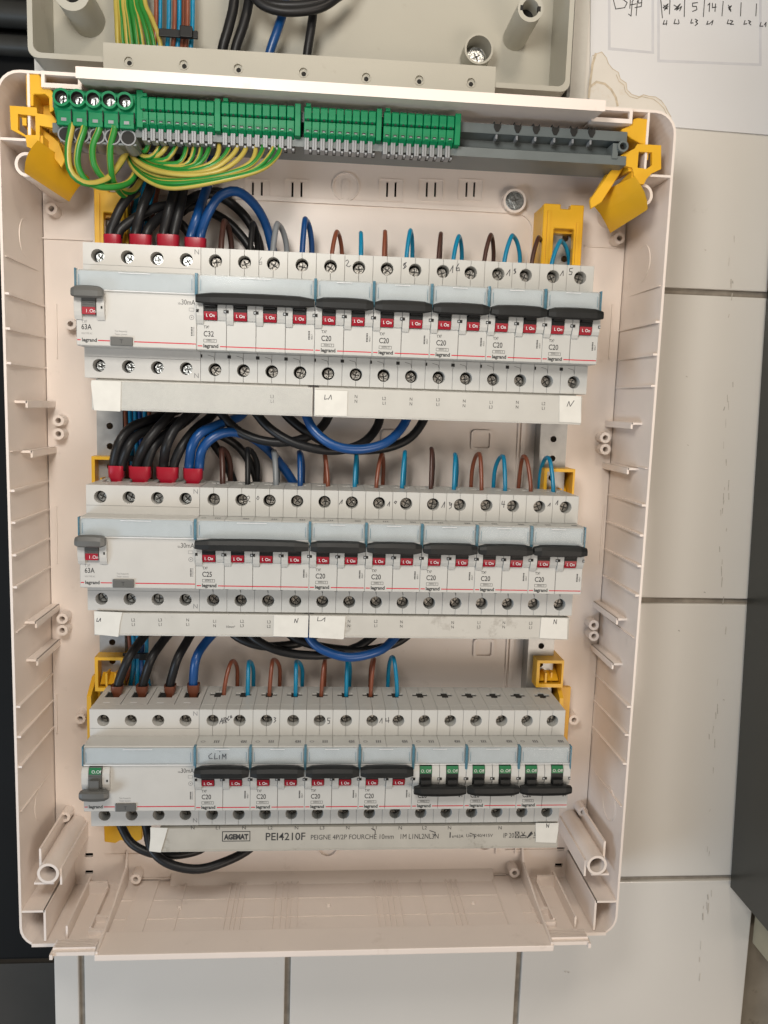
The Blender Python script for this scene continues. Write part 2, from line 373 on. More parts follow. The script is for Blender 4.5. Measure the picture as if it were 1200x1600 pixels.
structure(MB().box(at(893, 0, YP).x, at(921, 0, YP).x, YP-0.6, YP+1, at(893, 170, YP).z, 330).build('white_strip', 'tape'))

# ================================================================== UPPER JUNCTION BOX
ub = empty('junction_box', (130, 83, 155), 'open beige junction box above the breaker enclosure with cables running through it', 'junction box')
UY0, UY1 = 38, 82
uxl, uxr, uzb = at(43, 60, UY0).x, at(891, 120, UY0).x, 158.5
L_ = lambda o: adopt(o, ub)
L_(MB().plate([rrect(uxl, uxr, uzb, 420, 6), rrect(uxl+3.2, uxr-3.2, uzb+3.2, 417, 5)], UY0, UY1, 'xz').build('side_wall', 'ubox'))
L_(MB().plate([rrect(uxr, uxr+2.2, uzb-1, 420, 1), ], UY0+6, UY1, 'xz').build('seal_strip', 'grey'))
L_(MB().box(uxl+1, uxr-1, UY1-2, UY1, uzb+1, 419).build('back_plate', 'ubox'))
p = at(205, 95, UY0+3)
holes = [(201, 96), (287, 101), (372, 107), (474, 113), (572, 121), (655, 125), (736, 129)]
ent = MB(); a, b = at(161, 66, UY0-2), at(773, 143, UY0-2)
zt0 = at(161, 66, UY0-2).z; zt1 = at(773, 104, UY0-2).z
lp = [(a.x, uzb-8), (b.x, uzb-8), (b.x, zt1), (a.x, zt0)]
hl = [circle(at(x, y, UY0-2).x, at(x, y, UY0-2).z, 2.9, 18) for x, y in holes]
ent.plate([lp]+hl, UY0-2, UY0-.2, 'xz')
for x, y in holes:
    q = at(x, y, UY0-2); ent.tubering((q.x, UY0-2.5, q.z), (q.x, UY0-.3, q.z), 3.3, 2.7, 22)
    ent.cyl((q.x, UY0-.6, q.z), (q.x, UY0-.3, q.z), 3.0, m=0); ent.cyl((q.x+.2, UY0-.75, q.z-.5), (q.x+.2, UY0-.5, q.z-.5), 1.5, n=14, m=1)
L_(ent.build('entry_strip', ['ubox', 'void']))
def post(px, py, y0, ro, ri, name, parent, m='box', y1=70, key=False):
    q = at(px, py, y0); g = MB().tubering((q.x, y0, q.z), (q.x, y1, q.z), ro, ri, 26)
    g.cyl((q.x, y0+14 if y1-y0 > 20 else y1-2, q.z), (q.x, y1, q.z), ri*0.98, n=20, m=1 if y1-y0 > 20 else 0)
    if key:
        for s in (-1, 1): g.box(q.x+s*ri*0.85, q.x+s*(ri+1.2), y0-0.05, y0+2, q.z-1.6, q.z+1.6, 1)
    return adopt(g.build(name, [m, 'void']), parent)
post(829, 13, UY0-2, 8.4, 5.6, 'screw_post', ub, 'ubox', UY1-1, True)
post(112, -12, UY0+4, 11, 6, 'screw_post', ub, 'ubox', UY1-1, True)
g = MB(); q = at(745, 84, 70)
g.tubering((q.x, 62, q.z), (q.x, 80, q.z), 10, 8.6, 28); g.cyl((q.x, 74, q.z), (q.x, 79, q.z), 6, m=1); g.cyl((q.x, 73, q.z-1), (q.x, 76, q.z-1), 4.4, 4, m=1)
for an in (0.5, 0.5+math.pi/2):
    c_, s_ = math.cos(an)*2.6, math.sin(an)*2.6
    g.ink([[(q.x-c_, 72.9, q.z-1-s_), (q.x+c_, 72.9, q.z-1+s_)]], 1.0, 2)
L_(g.build('fixing_screw', ['ubox', 'metal', 'grey']))

# ================================================================== ENCLOSURE
enc = empty('breaker_enclosure', (158, 82, -425), 'open off-white plastic distribution enclosure with its front cover removed', 'enclosure')
EN = lambda o: adopt(o, enc)
YR, YB = 3.0, 70.0
XL, XR, ZB, ZT = -49.5, 367.0, -421.0, 138.0
# outer shell (slightly drafted rounded ring)
def shell(x0, x1, z0, z1, t, r, y0, y1, draft=2.0):
    g = MB(); n = 6
    O0, O1 = rrect(x0, x1, z0, z1, r, n), rrect(x0+draft, x1-draft, z0+draft, z1-draft, r, n)
    I0, I1 = rrect(x0+t, x1-t, z0+t, z1-t, r-t, n), rrect(x0+draft+t, x1-draft-t, z0+draft+t, z1-draft-t, r-t, n)
    k = len(O0); A = [(x, y0, z) for x, z in O0]; B = [(x, y1, z) for x, z in O1]; C = [(x, y0, z) for x, z in I0]; D = [(x, y1, z) for x, z in I1]
    q = [(i, (i+1) % k, k+(i+1) % k, k+i) for i in range(k)]
    g.add(A+B, q); g.add(D+C, q); g.add(C+A, q); return g
EN(shell(XL, XR, ZB-4, ZT, 1.6, 14, YR, YB+10).build('outer_wall', 'box'))
bk = MB()
slots = []
for px in (395, 409, 457, 471, 605, 618, 667, 680, 729, 741):
    q = at(px, 296, YB); slots.append(rect(q.x-.7, q.x+.7, q.z-5, q.z+5))
for px, py in ((139, 1336), (139, 1363), (876, 1327), (873, 1352)):
    q = at(px, py, YB); slots.append(rect(q.x-3, q.x+3, q.z-1.6, q.z+1.6))
bk.plate([rect(XL+4, XR-4, ZB-2, ZT-3)]+slots, YB, YB+2.4, 'xz').box(XL+6, XR-6, YB+5, YB+6, ZB, ZT-4, 1)
EN(bk.build('back_panel', ['box', 'void']))
# raised centre panel with a rounded border
a = at(455, 312, YB); b = at(838, 345, YB)
pn = MB().plate([rrect(18, b.x, -330, at(700, 322, YB).z, 14), rrect(21, b.x-3, -327, at(700, 322, YB).z-3, 12)], YB-1.8, YB, 'xz').plate([rrect(22, b.x-4, -326, at(700, 322, YB).z-4, 11)], YB-0.5, YB, 'xz')
for x in (at(808, 700, YB).x, at(840, 700, YB).x): pn.box(x-.5, x+.5, YB-2.2, YB, -400, 60)
EN(pn.build('raised_panel', 'box'))
# moulded details of the back: slot surrounds, blanked screw hole, clip rings
for px in (402, 464, 611, 673, 735):
    q = at(px, 297, YB); EN(MB().plate([rrect(q.x-9, q.x+9, q.z-7.5, q.z+7.5, 1), rrect(q.x-8.3, q.x+8.3, q.z-6.8, q.z+6.8, .8)], YB-0.6, YB+.2, 'xz').build('slot_surround', 'box'))
q = at(540, 292, YB); EN(MB().tubering((q.x, YB-1.2, q.z), (q.x, YB, q.z), 9.6, 8.8, 30).build('blank_ring', 'box')); EN(MB().plate([rrect(q.x-2.6, q.x+2.6, q.z-9, q.z+5, 2.5)], YB-.7, YB+.1, 'xz').build('keyhole_blank', 'box'))
for px, py in ((752, 688), (755, 1012), (612, 688)):
    q = at(px, py, YB); EN(MB().plate([rrect(q.x-8, q.x+8, q.z-7.5, q.z+7.5, 3), rrect(q.x-6, q.x+6, q.z-5.6, q.z+5.6, 1.6)], YB-2.6, YB, 'xz').build('clip_ring', 'box'))
for px, py, ro, ri in ((512, 1322, 8, 7.2), (757, 1312, 9, 7.4)):
    q = at(px, py, YB); EN(MB().tubering((q.x, YB-2, q.z), (q.x, YB, q.z), ro, ri, 26).build('blank_ring', 'box'))
for (x0, y0), (x1, y1) in (((60, 373), (145, 375)), ((913, 385), (962, 387)), ((165, 1334), (235, 1334)), ((790, 1326), (880, 1328)), ((365, 1323), (430, 1324)), ((440, 1322), (475, 1323)), ((585, 1321), (640, 1321)), ((650, 1320), (700, 1320)), ((220, 1371), (315, 1371)), ((475, 1369), (555, 1369)), ((710, 1366), (790, 1365))):
    p, q = at(x0, y0, YB), at(x1, y1, YB); EN(MB().box(p.x, q.x, YB-1.4, YB, (p.z+q.z)/2-.4, (p.z+q.z)/2+.4).build('moulded_ridge', 'box'))
for s, xs_ in ((0, 85), (1, 955)):
    for y0, y1 in ((475, 560), (790, 880), (1085, 1145)):
        p, q = at(xs_+(3 if s == 0 else 2)-(0 if s == 0 else (y0-475)*.045), y0, YB), at(xs_-(0 if s == 0 else (y0-475)*.045), y1, YB)
        EN(MB().box(p.x-.5, p.x+.5, YB-1.2, YB, p.z, q.z).build('moulded_ridge', 'box'))
q = at(805, 313, 62); g = MB()
g.tubering((q.x, 63, q.z), (q.x, YB, q.z), 8.2, 6.6, 28, 0).plate([rrect(q.x-7.2, q.x+7.2, q.z-7.5, q.z+7.5, 5)], 65, 66.5, 'xz', 1)
g.cyl((q.x, 62.5, q.z), (q.x, 66, q.z), 5.6, m=1).cyl((q.x, 61.5, q.z), (q.x, 64, q.z), 3.9, 4.2, m=1)
for an in (0.3, 0.3+math.pi/2): g.ink([[(q.x-math.cos(an)*2.4, 61.4, q.z-math.sin(an)*2.4), (q.x+math.cos(an)*2.4, 61.4, q.z+math.sin(an)*2.4)]], .9, 2)
EN(g.build('fixing_screw', ['box', 'metal', 'grey']))
# small posts on the back, tall posts at the corners
for px, py in ((80, 326), (110, 506), (91, 657), (91, 678), (97, 967), (97, 985), (125, 1123), (101, 1277), (212, 1374), (968, 372), (946, 684), (946, 702), (928, 977), (928, 994), (897, 1125), (911, 1269), (804, 1364)):
    post(px, py, YB-11, 3.9, 1.9, 'stud', enc)
post(75, 1365, YR+1, 7.2, 5.4, 'screw_post', enc); post(933, 1352, YR+1, 7.2, 5.4, 'screw_post', enc)
post(42, 257, YR+3, 7.2, 5.4, 'screw_post', enc); post(1003, 305, YR+3, 7.2, 5.4, 'screw_post', enc)
for px, py, s in ((75, 1365, -1), (933, 1352, 1), (42, 257, -1), (1003, 305, 1)):
    q = at(px, py, YR+1)
    if py < 400: continue
    g = MB().box(q.x-s*3, q.x+s*10, YR+3, YB, q.z-9, q.z-7.6).box(q.x-s*8.2, q.x-s*6.8, YR+4, YB, q.z-10, q.z+2).box(q.x+s*6.5, q.x+s*8, YR+8, YB, q.z-2, q.z+14)
    EN(g.build('post_web', 'box'))
# ribs and pegs on the side walls
for side in (0, 1):
    X0 = XL+1.6 if side == 0 else XR-1.6; sg = 1 if side == 0 else -1
    rr = [(7, 458), (8, 513), (9, 567), (17, 767), (20, 817), (23, 868), (24, 918), (27, 1105), (28, 1152), (30, 1199)] if side == 0 else [(1032, 503), (1027, 554), (1023, 603), (1010, 790), (1007, 837), (1004, 885), (1001, 931), (988, 1105), (984, 1149), (980, 1194)]
    for px, py in rr:
        z = at(px, py, YR).z; EN(MB().box(X0-sg*.4, X0+sg*2.6, YR+.5, YB, z-.7, z+.7).build('rib', 'box'))
    pg = [(35, 628), (43, 706), (50, 973), (52, 1032)] if side == 0 else [(993, 662), (987, 733), (970, 968), (963, 1038)]
    for px, py in pg:
        q = atx(px, py, X0+sg*5); z = q.z
        EN(MB().box(X0, X0+sg*8, q.y, YB, z-.8, z+.8, 0, .2).box(X0+sg*6.8, X0+sg*8.2, q.y, YB, z-3.6, z+.8, 0, .2).build('peg', 'box'))
    for px, py in ((39, 372), (62, 1253)) if side == 0 else ((1006, 412), (953, 1255)):
        q = atx(px, py, X0); EN(MB().tubering((X0+sg*.5+sg*0.6, q.y, q.z), (X0-sg*.3, q.y, q.z), 12.5, 11.9, 40).build('knockout_ring', 'box'))
    for z in (31, -88, -205, -328): EN(MB().box(X0+sg*.2, X0+sg*1.6, YR+2, YB, z-.25, z+.25).build('seam_line', 'box'))
    # corner pocket walls at the bottom and top
    x1 = X0+sg*15; EN(MB().box(X0, x1, YR+.3, YB, -400, -398.5).box(x1-.75, x1+.75, YR+.3, YB, -421, -398.5).build('corner_pocket', 'box'))
    x1 = X0+sg*17; EN(MB().box(X0, x1, YR+.3, YB, 98, 99.5).box(x1-.75, x1+.75, YR+.3, YB, 99.5, 137).build('corner_pocket', 'box'))
# bottom: floor, steps and cable tray with its lip
fl = MB().box(XL+8, XR-8, YR-1, YB, ZB-3.5, ZB-1)
EN(fl.build('bottom_wall', 'box'))
for sg, xa in ((1, -21), (-1, 339)):
    g = MB()
    for k in range(6): g.box(xa-4*sg, xa+sg*24, YR-.6-k*1.6, YR+.2-k*1.6, ZB-3, ZB+1.2)
    g.box(xa-4*sg, xa+sg*24, YR-11, YR, ZB-3.2, ZB-.6).box(xa-5*sg, xa-3*sg, YR-13, YR-4, ZB-4.5, ZB-1)
    g.box(xa+sg*1, xa+sg*2.4, 6, 64, ZB-1, ZB+9).box(xa+sg*15, xa+sg*16.4, 12, 60, ZB-1, ZB+4).box(xa+sg*1, xa+sg*16, 58, 60, ZB-1, ZB+8).box(xa+sg*15, xa+sg*29, 9, 12, ZB-1, ZB+3).box(xa+sg*15, xa+sg*29, 24, 27, ZB-1, ZB+3)
    EN(g.build('latch_frame', 'box'))
tray = empty('cable_entry_tray', (160, 70, -421), 'pale cable entry tray with a wide front lip along the bottom of the enclosure', 'tray')
TR = lambda o: adopt(o, tray)
ZF = -419.0
TR(MB().box(6, 314, 4, YB-.5, ZF-1.6, ZF).build('tray_floor', 'box'))
TR(MB().box(6, 314, -20, 4, ZF-1, ZF+3.4, 0, .6).build('front_lip', 'box'))
for y_ in (22, 44): TR(MB().box(8, 312, y_-.25, y_+.25, ZF-.1, ZF+.6).build('score_line', 'box'))
for x, dx in ((52, -3), (86, -4), (90, -4), (93, -4), (97, -4), (120, -3), (125, -2), (129, -2), (132, -2), (137, -2), (196, 2), (201, 2), (205, 2), (209, 2), (214, 2), (232, 3), (252, 3), (256, 4), (260, 4), (290, 6)):
    TR(MB().add([(x-.3+(dx if e else 0), y, ZF+h) for e, y in ((0, YB-1), (1, 6)) for h in (-.1, .35)]+[(x+.3+(dx if e else 0), y, ZF+h) for e, y in ((0, YB-1), (1, 6)) for h in (-.1, .35)], 0) if False else MB().box(x-.45, x+.45, 6, YB-1, ZF-.1, ZF+1.3).build('groove_line', 'box'))
TR(MB().plate([[(62, ZF), (YB, ZF+6), (YB, ZF)]], 40, 290, 'yz').build('rear_fillet', 'box'))
for x in (52, 160, 268): TR(MB().cyl((x, 34, ZF), (x, 34, ZF+2.2), 1.8, 1.0).build('nub', 'box'))
for x, sg in ((7.2, 1), (312.8, -1)):
    TR(MB().plate([[(-19, ZF+3.4), (4.2, ZF+3.4), (4.2, ZF+.05), (YB-2, ZF+.05), (YB-2, ZF+25), (YB-7, ZF+15), (24, ZF+9), (-19, ZF+5.2)]], x-.7, x+.7, 'yz').build('side_fin', 'box'))
    TR(MB().box(x+sg*10, x+sg*24, 6, YB-2, ZF, ZF+1.0, 0, .3).build('side_rib', 'box'))
# top flap
flap = empty('top_flap', (160, 60, 130), 'long pale plastic flap sticking out along the top of the enclosure', 'flap')
za, zb = at(118, 104, -20).z, at(945, 160, -20).z
tf = MB().plate([[(-20, 127.2), (-20, 133.5), (-18, 134), (66, 137), (66, 134.6), (-16, 128.2)]], at(118, 110, -20).x, at(946, 170, -20).x, 'yz')
adopt(tf.build('flap_panel', 'box'), flap)
for x0, x1 in ((at(65, 120, 2).x, at(128, 130, 2).x), (at(925, 165, 2).x, at(988, 175, 2).x)):
    adopt(MB().plate([rect(x0, x1, 128.4, 137.5), rect(x0+2, x1-2, 131, 135.5)], 1, 4, 'xz').box(x0, x1, 4, 40, 128.4, 130).build('hinge_slot', 'box'), flap)

# ------------------------------------------------------------------ metal rails, DIN rails, yellow clips
for k, (x0, x1, lab) in enumerate(((-7.5, 10, 'left perforated galvanised upright rail behind the breaker rows'), (304.5, 324, 'right perforated galvanised upright rail behind the breaker rows'))):
    r = empty('upright_rail', ((x0+x1)/2, 60, -330), lab, 'rail')
    hs = [circle((x0+x1)/2, z, 2.3, 14) for z in range(-310, 70, 14)]
    o = MB().plate([rect(x0, x1, -330, 75)]+hs, 54, 55.2, 'xz').box(x0, x0+1.2, 55.2, 69, -330, 75).box(x1-1.2, x1, 55.2, 69, -330, 75).build('rail_channel', 'galv'); adopt(o, r)
for i, (zc, lab) in enumerate(((0, 'top'), (-148, 'middle'), (-295.7, 'bottom'))):
    o = MB().box(-6, 326, 46.2, 47.2, zc-17, zc+17).box(-6, 326, 47.2, 53, zc-13, zc-12).box(-6, 326, 47.2, 53, zc+12, zc+13).build('mounting_rail', 'galv')
    tag(o, f'galvanised mounting rail behind the {lab} row of breakers', 'rail')
def clip(x0, x1, z0, z1, y0, label, tall=False):
    r = empty('yellow_bracket', ((x0+x1)/2, 60, z0), label, 'bracket', 'yellow rail brackets')
    wd = x1-x0; f = MB()
    if tall:
        f.plate([[(x0, z0), (x0, z1), (x0+wd*.42, z1), (x0+wd*.42, z1-3), (x0+wd*.66, z1-3), (x0+wd*.66, z1), (x1, z1), (x1, z0), (x1-wd*.22, z0), (x1-wd*.22, z1-16), (x0+wd*.28, z1-16), (x0+wd*.28, z0)]], y0, y0+6, 'xz', 0, .5)
        f.box(x0, x0+2, y0+6, 68, z0, z1-1).box(x1-2, x1, y0+6, 68, z0, z1-1).box(x0+2, x1-2, y0+6, 60, z1-18, z1-15.5)
        f.box(x0+wd*.1, x0+wd*.17, y0-1, y0, z0, z1-5).box(x1-wd*.17, x1-wd*.1, y0-1, y0, z0, z1-12)
    else:
        f.plate([rect(x0, x1, z0, z1), rect(x0+2.2, x1-1.5, z0+2.6, z1-2.2)], y0, y0+3, 'xz', 0).box(x0, x0+1.6, y0+3, 68, z0, z1).box(x1-1.6, x1, y0+3, 68, z0, z1).box(x0+1.6, x1-1.6, y0+3, 68, z1-1.6, z1).box(x0+1.6, x1-1.6, y0+3, 68, z0, z0+1.6)
    o = f.build('bracket_frame', 'yellow'); adopt(o, r)
    t = MB()
    if tall:
        t.box(x0+wd*.3, x1-wd*.24, y0+14, y0+17, z0, z0+14).box(x0+wd*.45, x1-wd*.4, y0+8, y0+14, z0+8, z0+13, 0, .6)
    else:
        zz = (z0+z1)/2
        t.plate([[(y0+4, z0+4), (y0+5, z0+3), (y0+24, zz+3), (y0+30, z1-4), (y0+28, z1-3), (y0+21, zz+5)]], x0+2.6, x1-2.2, 'yz').box(x0+wd*.35, x0+wd*.42, y0+2, y0+26, z0+2, zz).box(x0+wd*.62, x0+wd*.68, y0+6, y0+26, z0+2, zz-1)
    o = t.build('spring_tongue', 'yellow'); adopt(o, r); return r
clip(at(147, 340, 42).x, at(200, 340, 42).x, 38, at(170, 292, 42).z, 42, 'tall yellow bracket behind the ferrules at the left of the top row', True)
clip(at(849, 340, 42).x, at(912, 340, 42).x, 34, at(880, 319, 42).z, 42, 'tall yellow bracket on the right rail above the top row', True)
clip(at(143, 740, 42).x, at(178, 740, 42).x, -122, at(150, 713, 42).z, 42, 'yellow bracket at the left end of the middle row')
clip(at(850, 750, 42).x, at(898, 750, 42).x, -120, at(890, 733, 42).z, 42, 'yellow bracket at the right end of the middle row')
clip(at(148, 1050, 42).x, at(192, 1050, 42).x, at(150, 1078, 42).z-1, at(150, 1027, 42).z, 42, 'yellow bracket at the left end of the bottom row')
clip(at(838, 1060, 42).x, at(880, 1060, 42).x, at(850, 1072, 42).z-1, at(850, 1032, 42).z, 42, 'darker yellow bracket at the right end of the bottom row')
g = MB().plate([[(p.x, p.z) for p in [at(*q_, 50) for q_ in ((162, 1290), (222, 1290), (222, 1312), (205, 1318), (188, 1313), (180, 1318), (163, 1316))]]], 50, 60, 'xz', 0, .6)
tag(g.build('yellow_bracket', 'yellow'), 'yellow bracket foot showing under the bottom left breaker', 'bracket', 'yellow rail brackets')
for px0, px1, py, lab in ((138, 160, 1130, 'yellow bracket arm beside the bottom left breaker'), (870, 885, 1130, 'yellow bracket arm beside the bottom right breaker')):
    a, b = at(px0, py, 45), at(px1, py, 45)
    tag(MB().plate([[(42, -318), (42, -262), (56, -252), (68, -252), (68, -318)]], a.x, a.x+3, 'yz').box(a.x, a.x+14, 60, 64, -318, -260).build('yellow_bracket', 'yellow'), lab, 'bracket', 'yellow rail brackets')

# corner holders of the earth bar
def holder(mirror, label):
    r = empty('yellow_holder', at(70, 250, 30) if not mirror else at(980, 280, 30), label, 'bracket', 'yellow earth bar holders')
    def pl(pts, y0, y1, name, holes=(), bev=.4):
        lps = [[(at(x, y, y0).x, at(x, y, y0).z) for x, y in lp] for lp in [pts, *holes]]
        adopt(MB().plate(lps, y0, y1, 'xz', 0, bev if not holes else 0).build(name, 'yellow'), r)
    def bar3(p0, y0, p1, y1, wx, wz, name):
        a, b = at(*p0, y0), at(*p1, y1); vs = []
        for q in (a, b):
            for dx, dz in ((-wx, -wz), (wx, -wz), (wx, wz), (-wx, wz)): vs.append((q.x+dx, q.y, q.z+dz))
        pass
    if not mirror:
        pl([(40, 116), (60, 115), (68, 128), (80, 141), (84, 146), (84, 172), (77, 176), (76, 152), (70, 147), (52, 147), (52, 166), (41, 165)], 4, 24, 'upper_arm')
        pl([(15, 165), (57, 168), (58, 177), (80, 181), (88, 190), (84, 200), (62, 196), (62, 212), (61, 232), (52, 233), (42, 229), (40, 214), (17, 202)], 2, 5, 'frame', [[(28, 178), (55, 181), (56, 211), (40, 211), (28, 203)]])
        pl([(29, 180), (40, 178), (92, 222), (102, 250), (96, 262), (60, 216)], 12, 15, 'slanted_web')
        pl([(44, 148), (72, 150), (108, 228), (112, 262), (100, 268), (84, 220), (60, 180)], 22, 26, 'rear_arm')
        for p0, p1 in (((38, 190), (62, 214)), ((60, 186), (88, 212)), ((46, 205), (80, 240)), ((64, 218), (102, 252))):
            o = beam(p0, 4, p1, 40, 1.2, 2.2); adopt(o.build('stiffener', 'yellow'), r)
        sec = [(59, 219), (56, 232), (50, 246), (44, 258), (38, 268)]; far = [(139, 276), (132, 286), (124, 298), (115, 308), (107, 313)]
        yn, yf = -2, 42
    else:
        pl([(997, 184), (1013, 186), (1013, 222), (1008, 228), (986, 216), (972, 206), (971, 202), (985, 196), (990, 186)], 4, 24, 'upper_arm')
        pl([(1033, 227), (1033, 264), (1018, 271), (1010, 280), (1006, 288), (992, 287), (990, 270), (988, 262), (972, 258), (968, 244), (992, 232), (996, 225)], 2, 5, 'frame', [[(1019, 238), (998, 237), (996, 262), (1010, 264), (1019, 258)]])
        pl([(972, 244), (985, 246), (940, 316), (924, 326), (922, 312), (958, 262)], 12, 15, 'slanted_web')
        pl([(975, 226), (992, 226), (968, 262), (952, 292), (930, 322), (924, 310)], 22, 26, 'rear_arm')
        for p0, p1 in (((1010, 244), (985, 265)), ((990, 240), (962, 262)), ((985, 262), (955, 280)), ((990, 272), (952, 308))):
            o = beam(p0, 4, p1, 40, 1.2, 2.2); adopt(o.build('stiffener', 'yellow'), r)
        sec = [(992, 275), (996, 292), (1000, 304), (1006, 316), (1012, 326)]; far = [(922, 308), (925, 322), (934, 336), (944, 350), (955, 362)]
        yn, yf = -2, 42
    A = [at(*q, yn) for q in sec]; B = [at(*q, yf) for q in far]; k = len(A)
    # bulge the chute so that it reads as a curved sheet
    for L2 in (A, B):
        for i, bu in enumerate((0, -5, -7, -5, 0)): L2[i].y += bu
    off = Vector((0, 1.6, -0.6)); g = MB()
    g.add(A+B, [(i, i+1, k+i+1, k+i) for i in range(k-1)], 0, True); g.add([p+off for p in A+B], [(k+i, k+i+1, i+1, i) for i in range(k-1)], 0, True)
    g.add([*A, *[p+off for p in A]], [(i, k+i, k+i+1, i+1) for i in range(k-1)]); g.add([*B, *[p+off for p in B]], [(i+1, k+i+1, k+i, i) for i in range(k-1)])
    g.add([A[0], B[0], B[0]+off, A[0]+off], [(0, 1, 2, 3)]); g.add([A[-1], B[-1], B[-1]+off, A[-1]+off], [(3, 2, 1, 0)])
    adopt(g.build('chute', 'yellow'), r)
def beam(p0, y0, p1, y1, wx, wz):
    a, b = at(*p0, y0), at(*p1, y1); vs = []
    for q in (a, b):
        for dx, dz in ((-wx, -wz), (wx, -wz), (wx, wz), (-wx, wz)): vs.append((q.x+dx, q.y, q.z+dz))
    g = MB(); g.add(vs, [(0, 1, 2, 3), (7, 6, 5, 4), (0, 4, 5, 1), (1, 5, 6, 2), (2, 6, 7, 3), (3, 7, 4, 0)]); return g
holder(False, 'yellow corner holder carrying the left end of the earth bar')
holder(True, 'yellow corner holder carrying the right end of the grey bar')

# ------------------------------------------------------------------ earth bar
eb = empty('earth_terminal_bar', (110, 30, 98), 'long grey bar with green earth terminals clipped along its left part', 'terminal block')
ZE = 0.0
cb = MB()
x0, x1 = at(84, 170, 4).x, at(978, 215, 4).x
cb.plate([[(2, 117.8), (2, 123.6), (5, 124.4), (30, 124.4), (30, 103.2), (1, 103.2), (1, 108.6), (4, 109.8), (14, 110.3), (14, 117.2)]], x0, x1, 'yz')
for px in (777, 809, 838, 868, 897, 925):
    q = at(px, 203, 1.5)
    cb.plate([[(q.x-2.2, 125.2), (q.x-1.1, 123.6), (q.x+1.1, 123.6), (q.x+2.2, 125.2), (q.x+2.2, 121.6), (q.x+.8, 119.0), (q.x-.8, 119.0), (q.x-2.2, 121.6)]], 1.4, 6, 'xz', 1)
    cb.box(q.x-.6, q.x+.6, 3, 9.5, 115.2, 118.4, 2)
adopt(cb.build('carrier_bar', ['bar', 'void', 'tgrey']), eb)
q = at(973, 229, -1); adopt(MB().tubering((q.x, -2, q.z), (q.x, 12, q.z), 3.4, 2.2, 20).cyl((q.x, 2, q.z), (q.x, 11, q.z), 2.2, m=1).box(q.x-6, q.x-2.5, 0, 12, q.z-7, q.z+2).build('end_stop', ['bar', 'void']), eb)
adopt(MB().plate([[(868, 0)]*3] if False else [[(p.x, p.z) for p in [at(*c_, 30) for c_ in ((864, 200), (866, 188), (871, 187), (872, 194), (874, 187), (878, 188), (876, 200))]]], 30, 33, 'xz').build('fork_clip', 'void'), eb)
# five large screw terminals
g = MB()
p0 = at(97, 153, -7); p1 = at(196, 157, -7); pitch = (p1.x-p0.x)/4
xb = at(84, 150, -4).x
g.plate([[(-5, 112), (-5, 122), (-2, 123.5), (24, 123.5), (24, 103), (10, 101.5), (2, 103)]], xb, p1.x+pitch*.62, 'yz', 0, .5)
g.box(p1.x+pitch*.62+.2, p1.x+pitch*1.05, -5, 24, 104, 125, 0, .4)
for i in range(5):
    x = p0.x+pitch*i; zc = 117.0
    g.tubering((x, -9, zc), (x, -2, zc), 5.0, 3.6, 28, 0, 1)
    g.cyl((x, -5.25, zc), (x, -5.1, zc), 3.7, n=20, m=1)
    g.cyl((x+.5, -5.7, zc-.7), (x+.5, -5.2, zc-.7), 2.5, n=16, m=2)
    g.box(x+.1, x+.9, -5.8, -5.7, zc-2.5, zc+1.2, 1)
    g.box(x-pitch*.46, x+pitch*.46, -4.2, 2, 103.0, 111.4, 0, .5); g.box(x-2.4, x+2.4, -4.5, -3.4, 104.6, 107.6, 0, .2); g.box(x-1.5, x+1.5, -4.7, -3.4, 105.2, 107.0, 3)
    g.tubering((x, -1.2, 98.8), (x, 16, 97.6), 4.7, 3.9, 24, 3, 1); g.cyl((x, -.9, 98.8), (x, -.7, 98.8), 4.0, n=20, m=1)
    g.box(x+pitch/2-.25, x+pitch/2+.25, -5.12, -4, 106, 112, 1)
g.box(xb+2, p1.x+pitch*.5, 0, 20, 94.6, 95.8, 4)
g.v = [(x_, y_, z_+3.2) for x_, y_, z_ in g.v]
adopt(g.build('screw_terminal_group', ['green', 'void', 'metal', 'tgrey', 'bar']), eb)
# push-in terminals: one cell, copied
groups = [(219, 343), (346, 470), (475, 594), (599, 719)]
cell_w = (at(343, 175, -4).x-at(219, 168, -4).x)/9.6
c = MB(); h = cell_w
ZM = lambda g: setattr(g, 'v', [(x, y, 124.8-(123-z)*.82) for x, y, z in g.v])
c.plate([[(-4, 113.2), (-6, 114), (-6, 121.2), (-4.5, 123), (22, 123), (22, 113.2)]], .22, h-.22, 'yz', 0, .35)
c.plate([[(-4, 104.2), (-4.6, 112.8), (22, 112.8), (22, 100), (2, 100.5)]], .12, h-.12, 'yz', 0, .3)
c.box(h*.2, h*.8, -4.9, -3.9, 104.6, 107.8, 0); c.box(h*.28, h*.72, -5.0, -4.2, 105.4, 106.8, 1); c.box(h*.34, h*.66, -5.05, -4.2, 105.4, 106.0, 2)
c.box(h*.08, h*.66, -1.2, 8, 94.0, 103, 2, .25); c.box(h*.34, h*.38, -1.3, -1.1, 94.5, 103, 1)
c.box(h*.66, h*1.06, 1.5, 8, 94, 102, 1); c.box(h*.72, h*.98, .2, 4, 93.4, 94.8, 2)
c.plate([[(h*.3, 112.9), (h*.7, 112.9), (h*.5, 114.4)]], -6.1, -5.8, 'xz', 1)
ZM(c)
cell = None
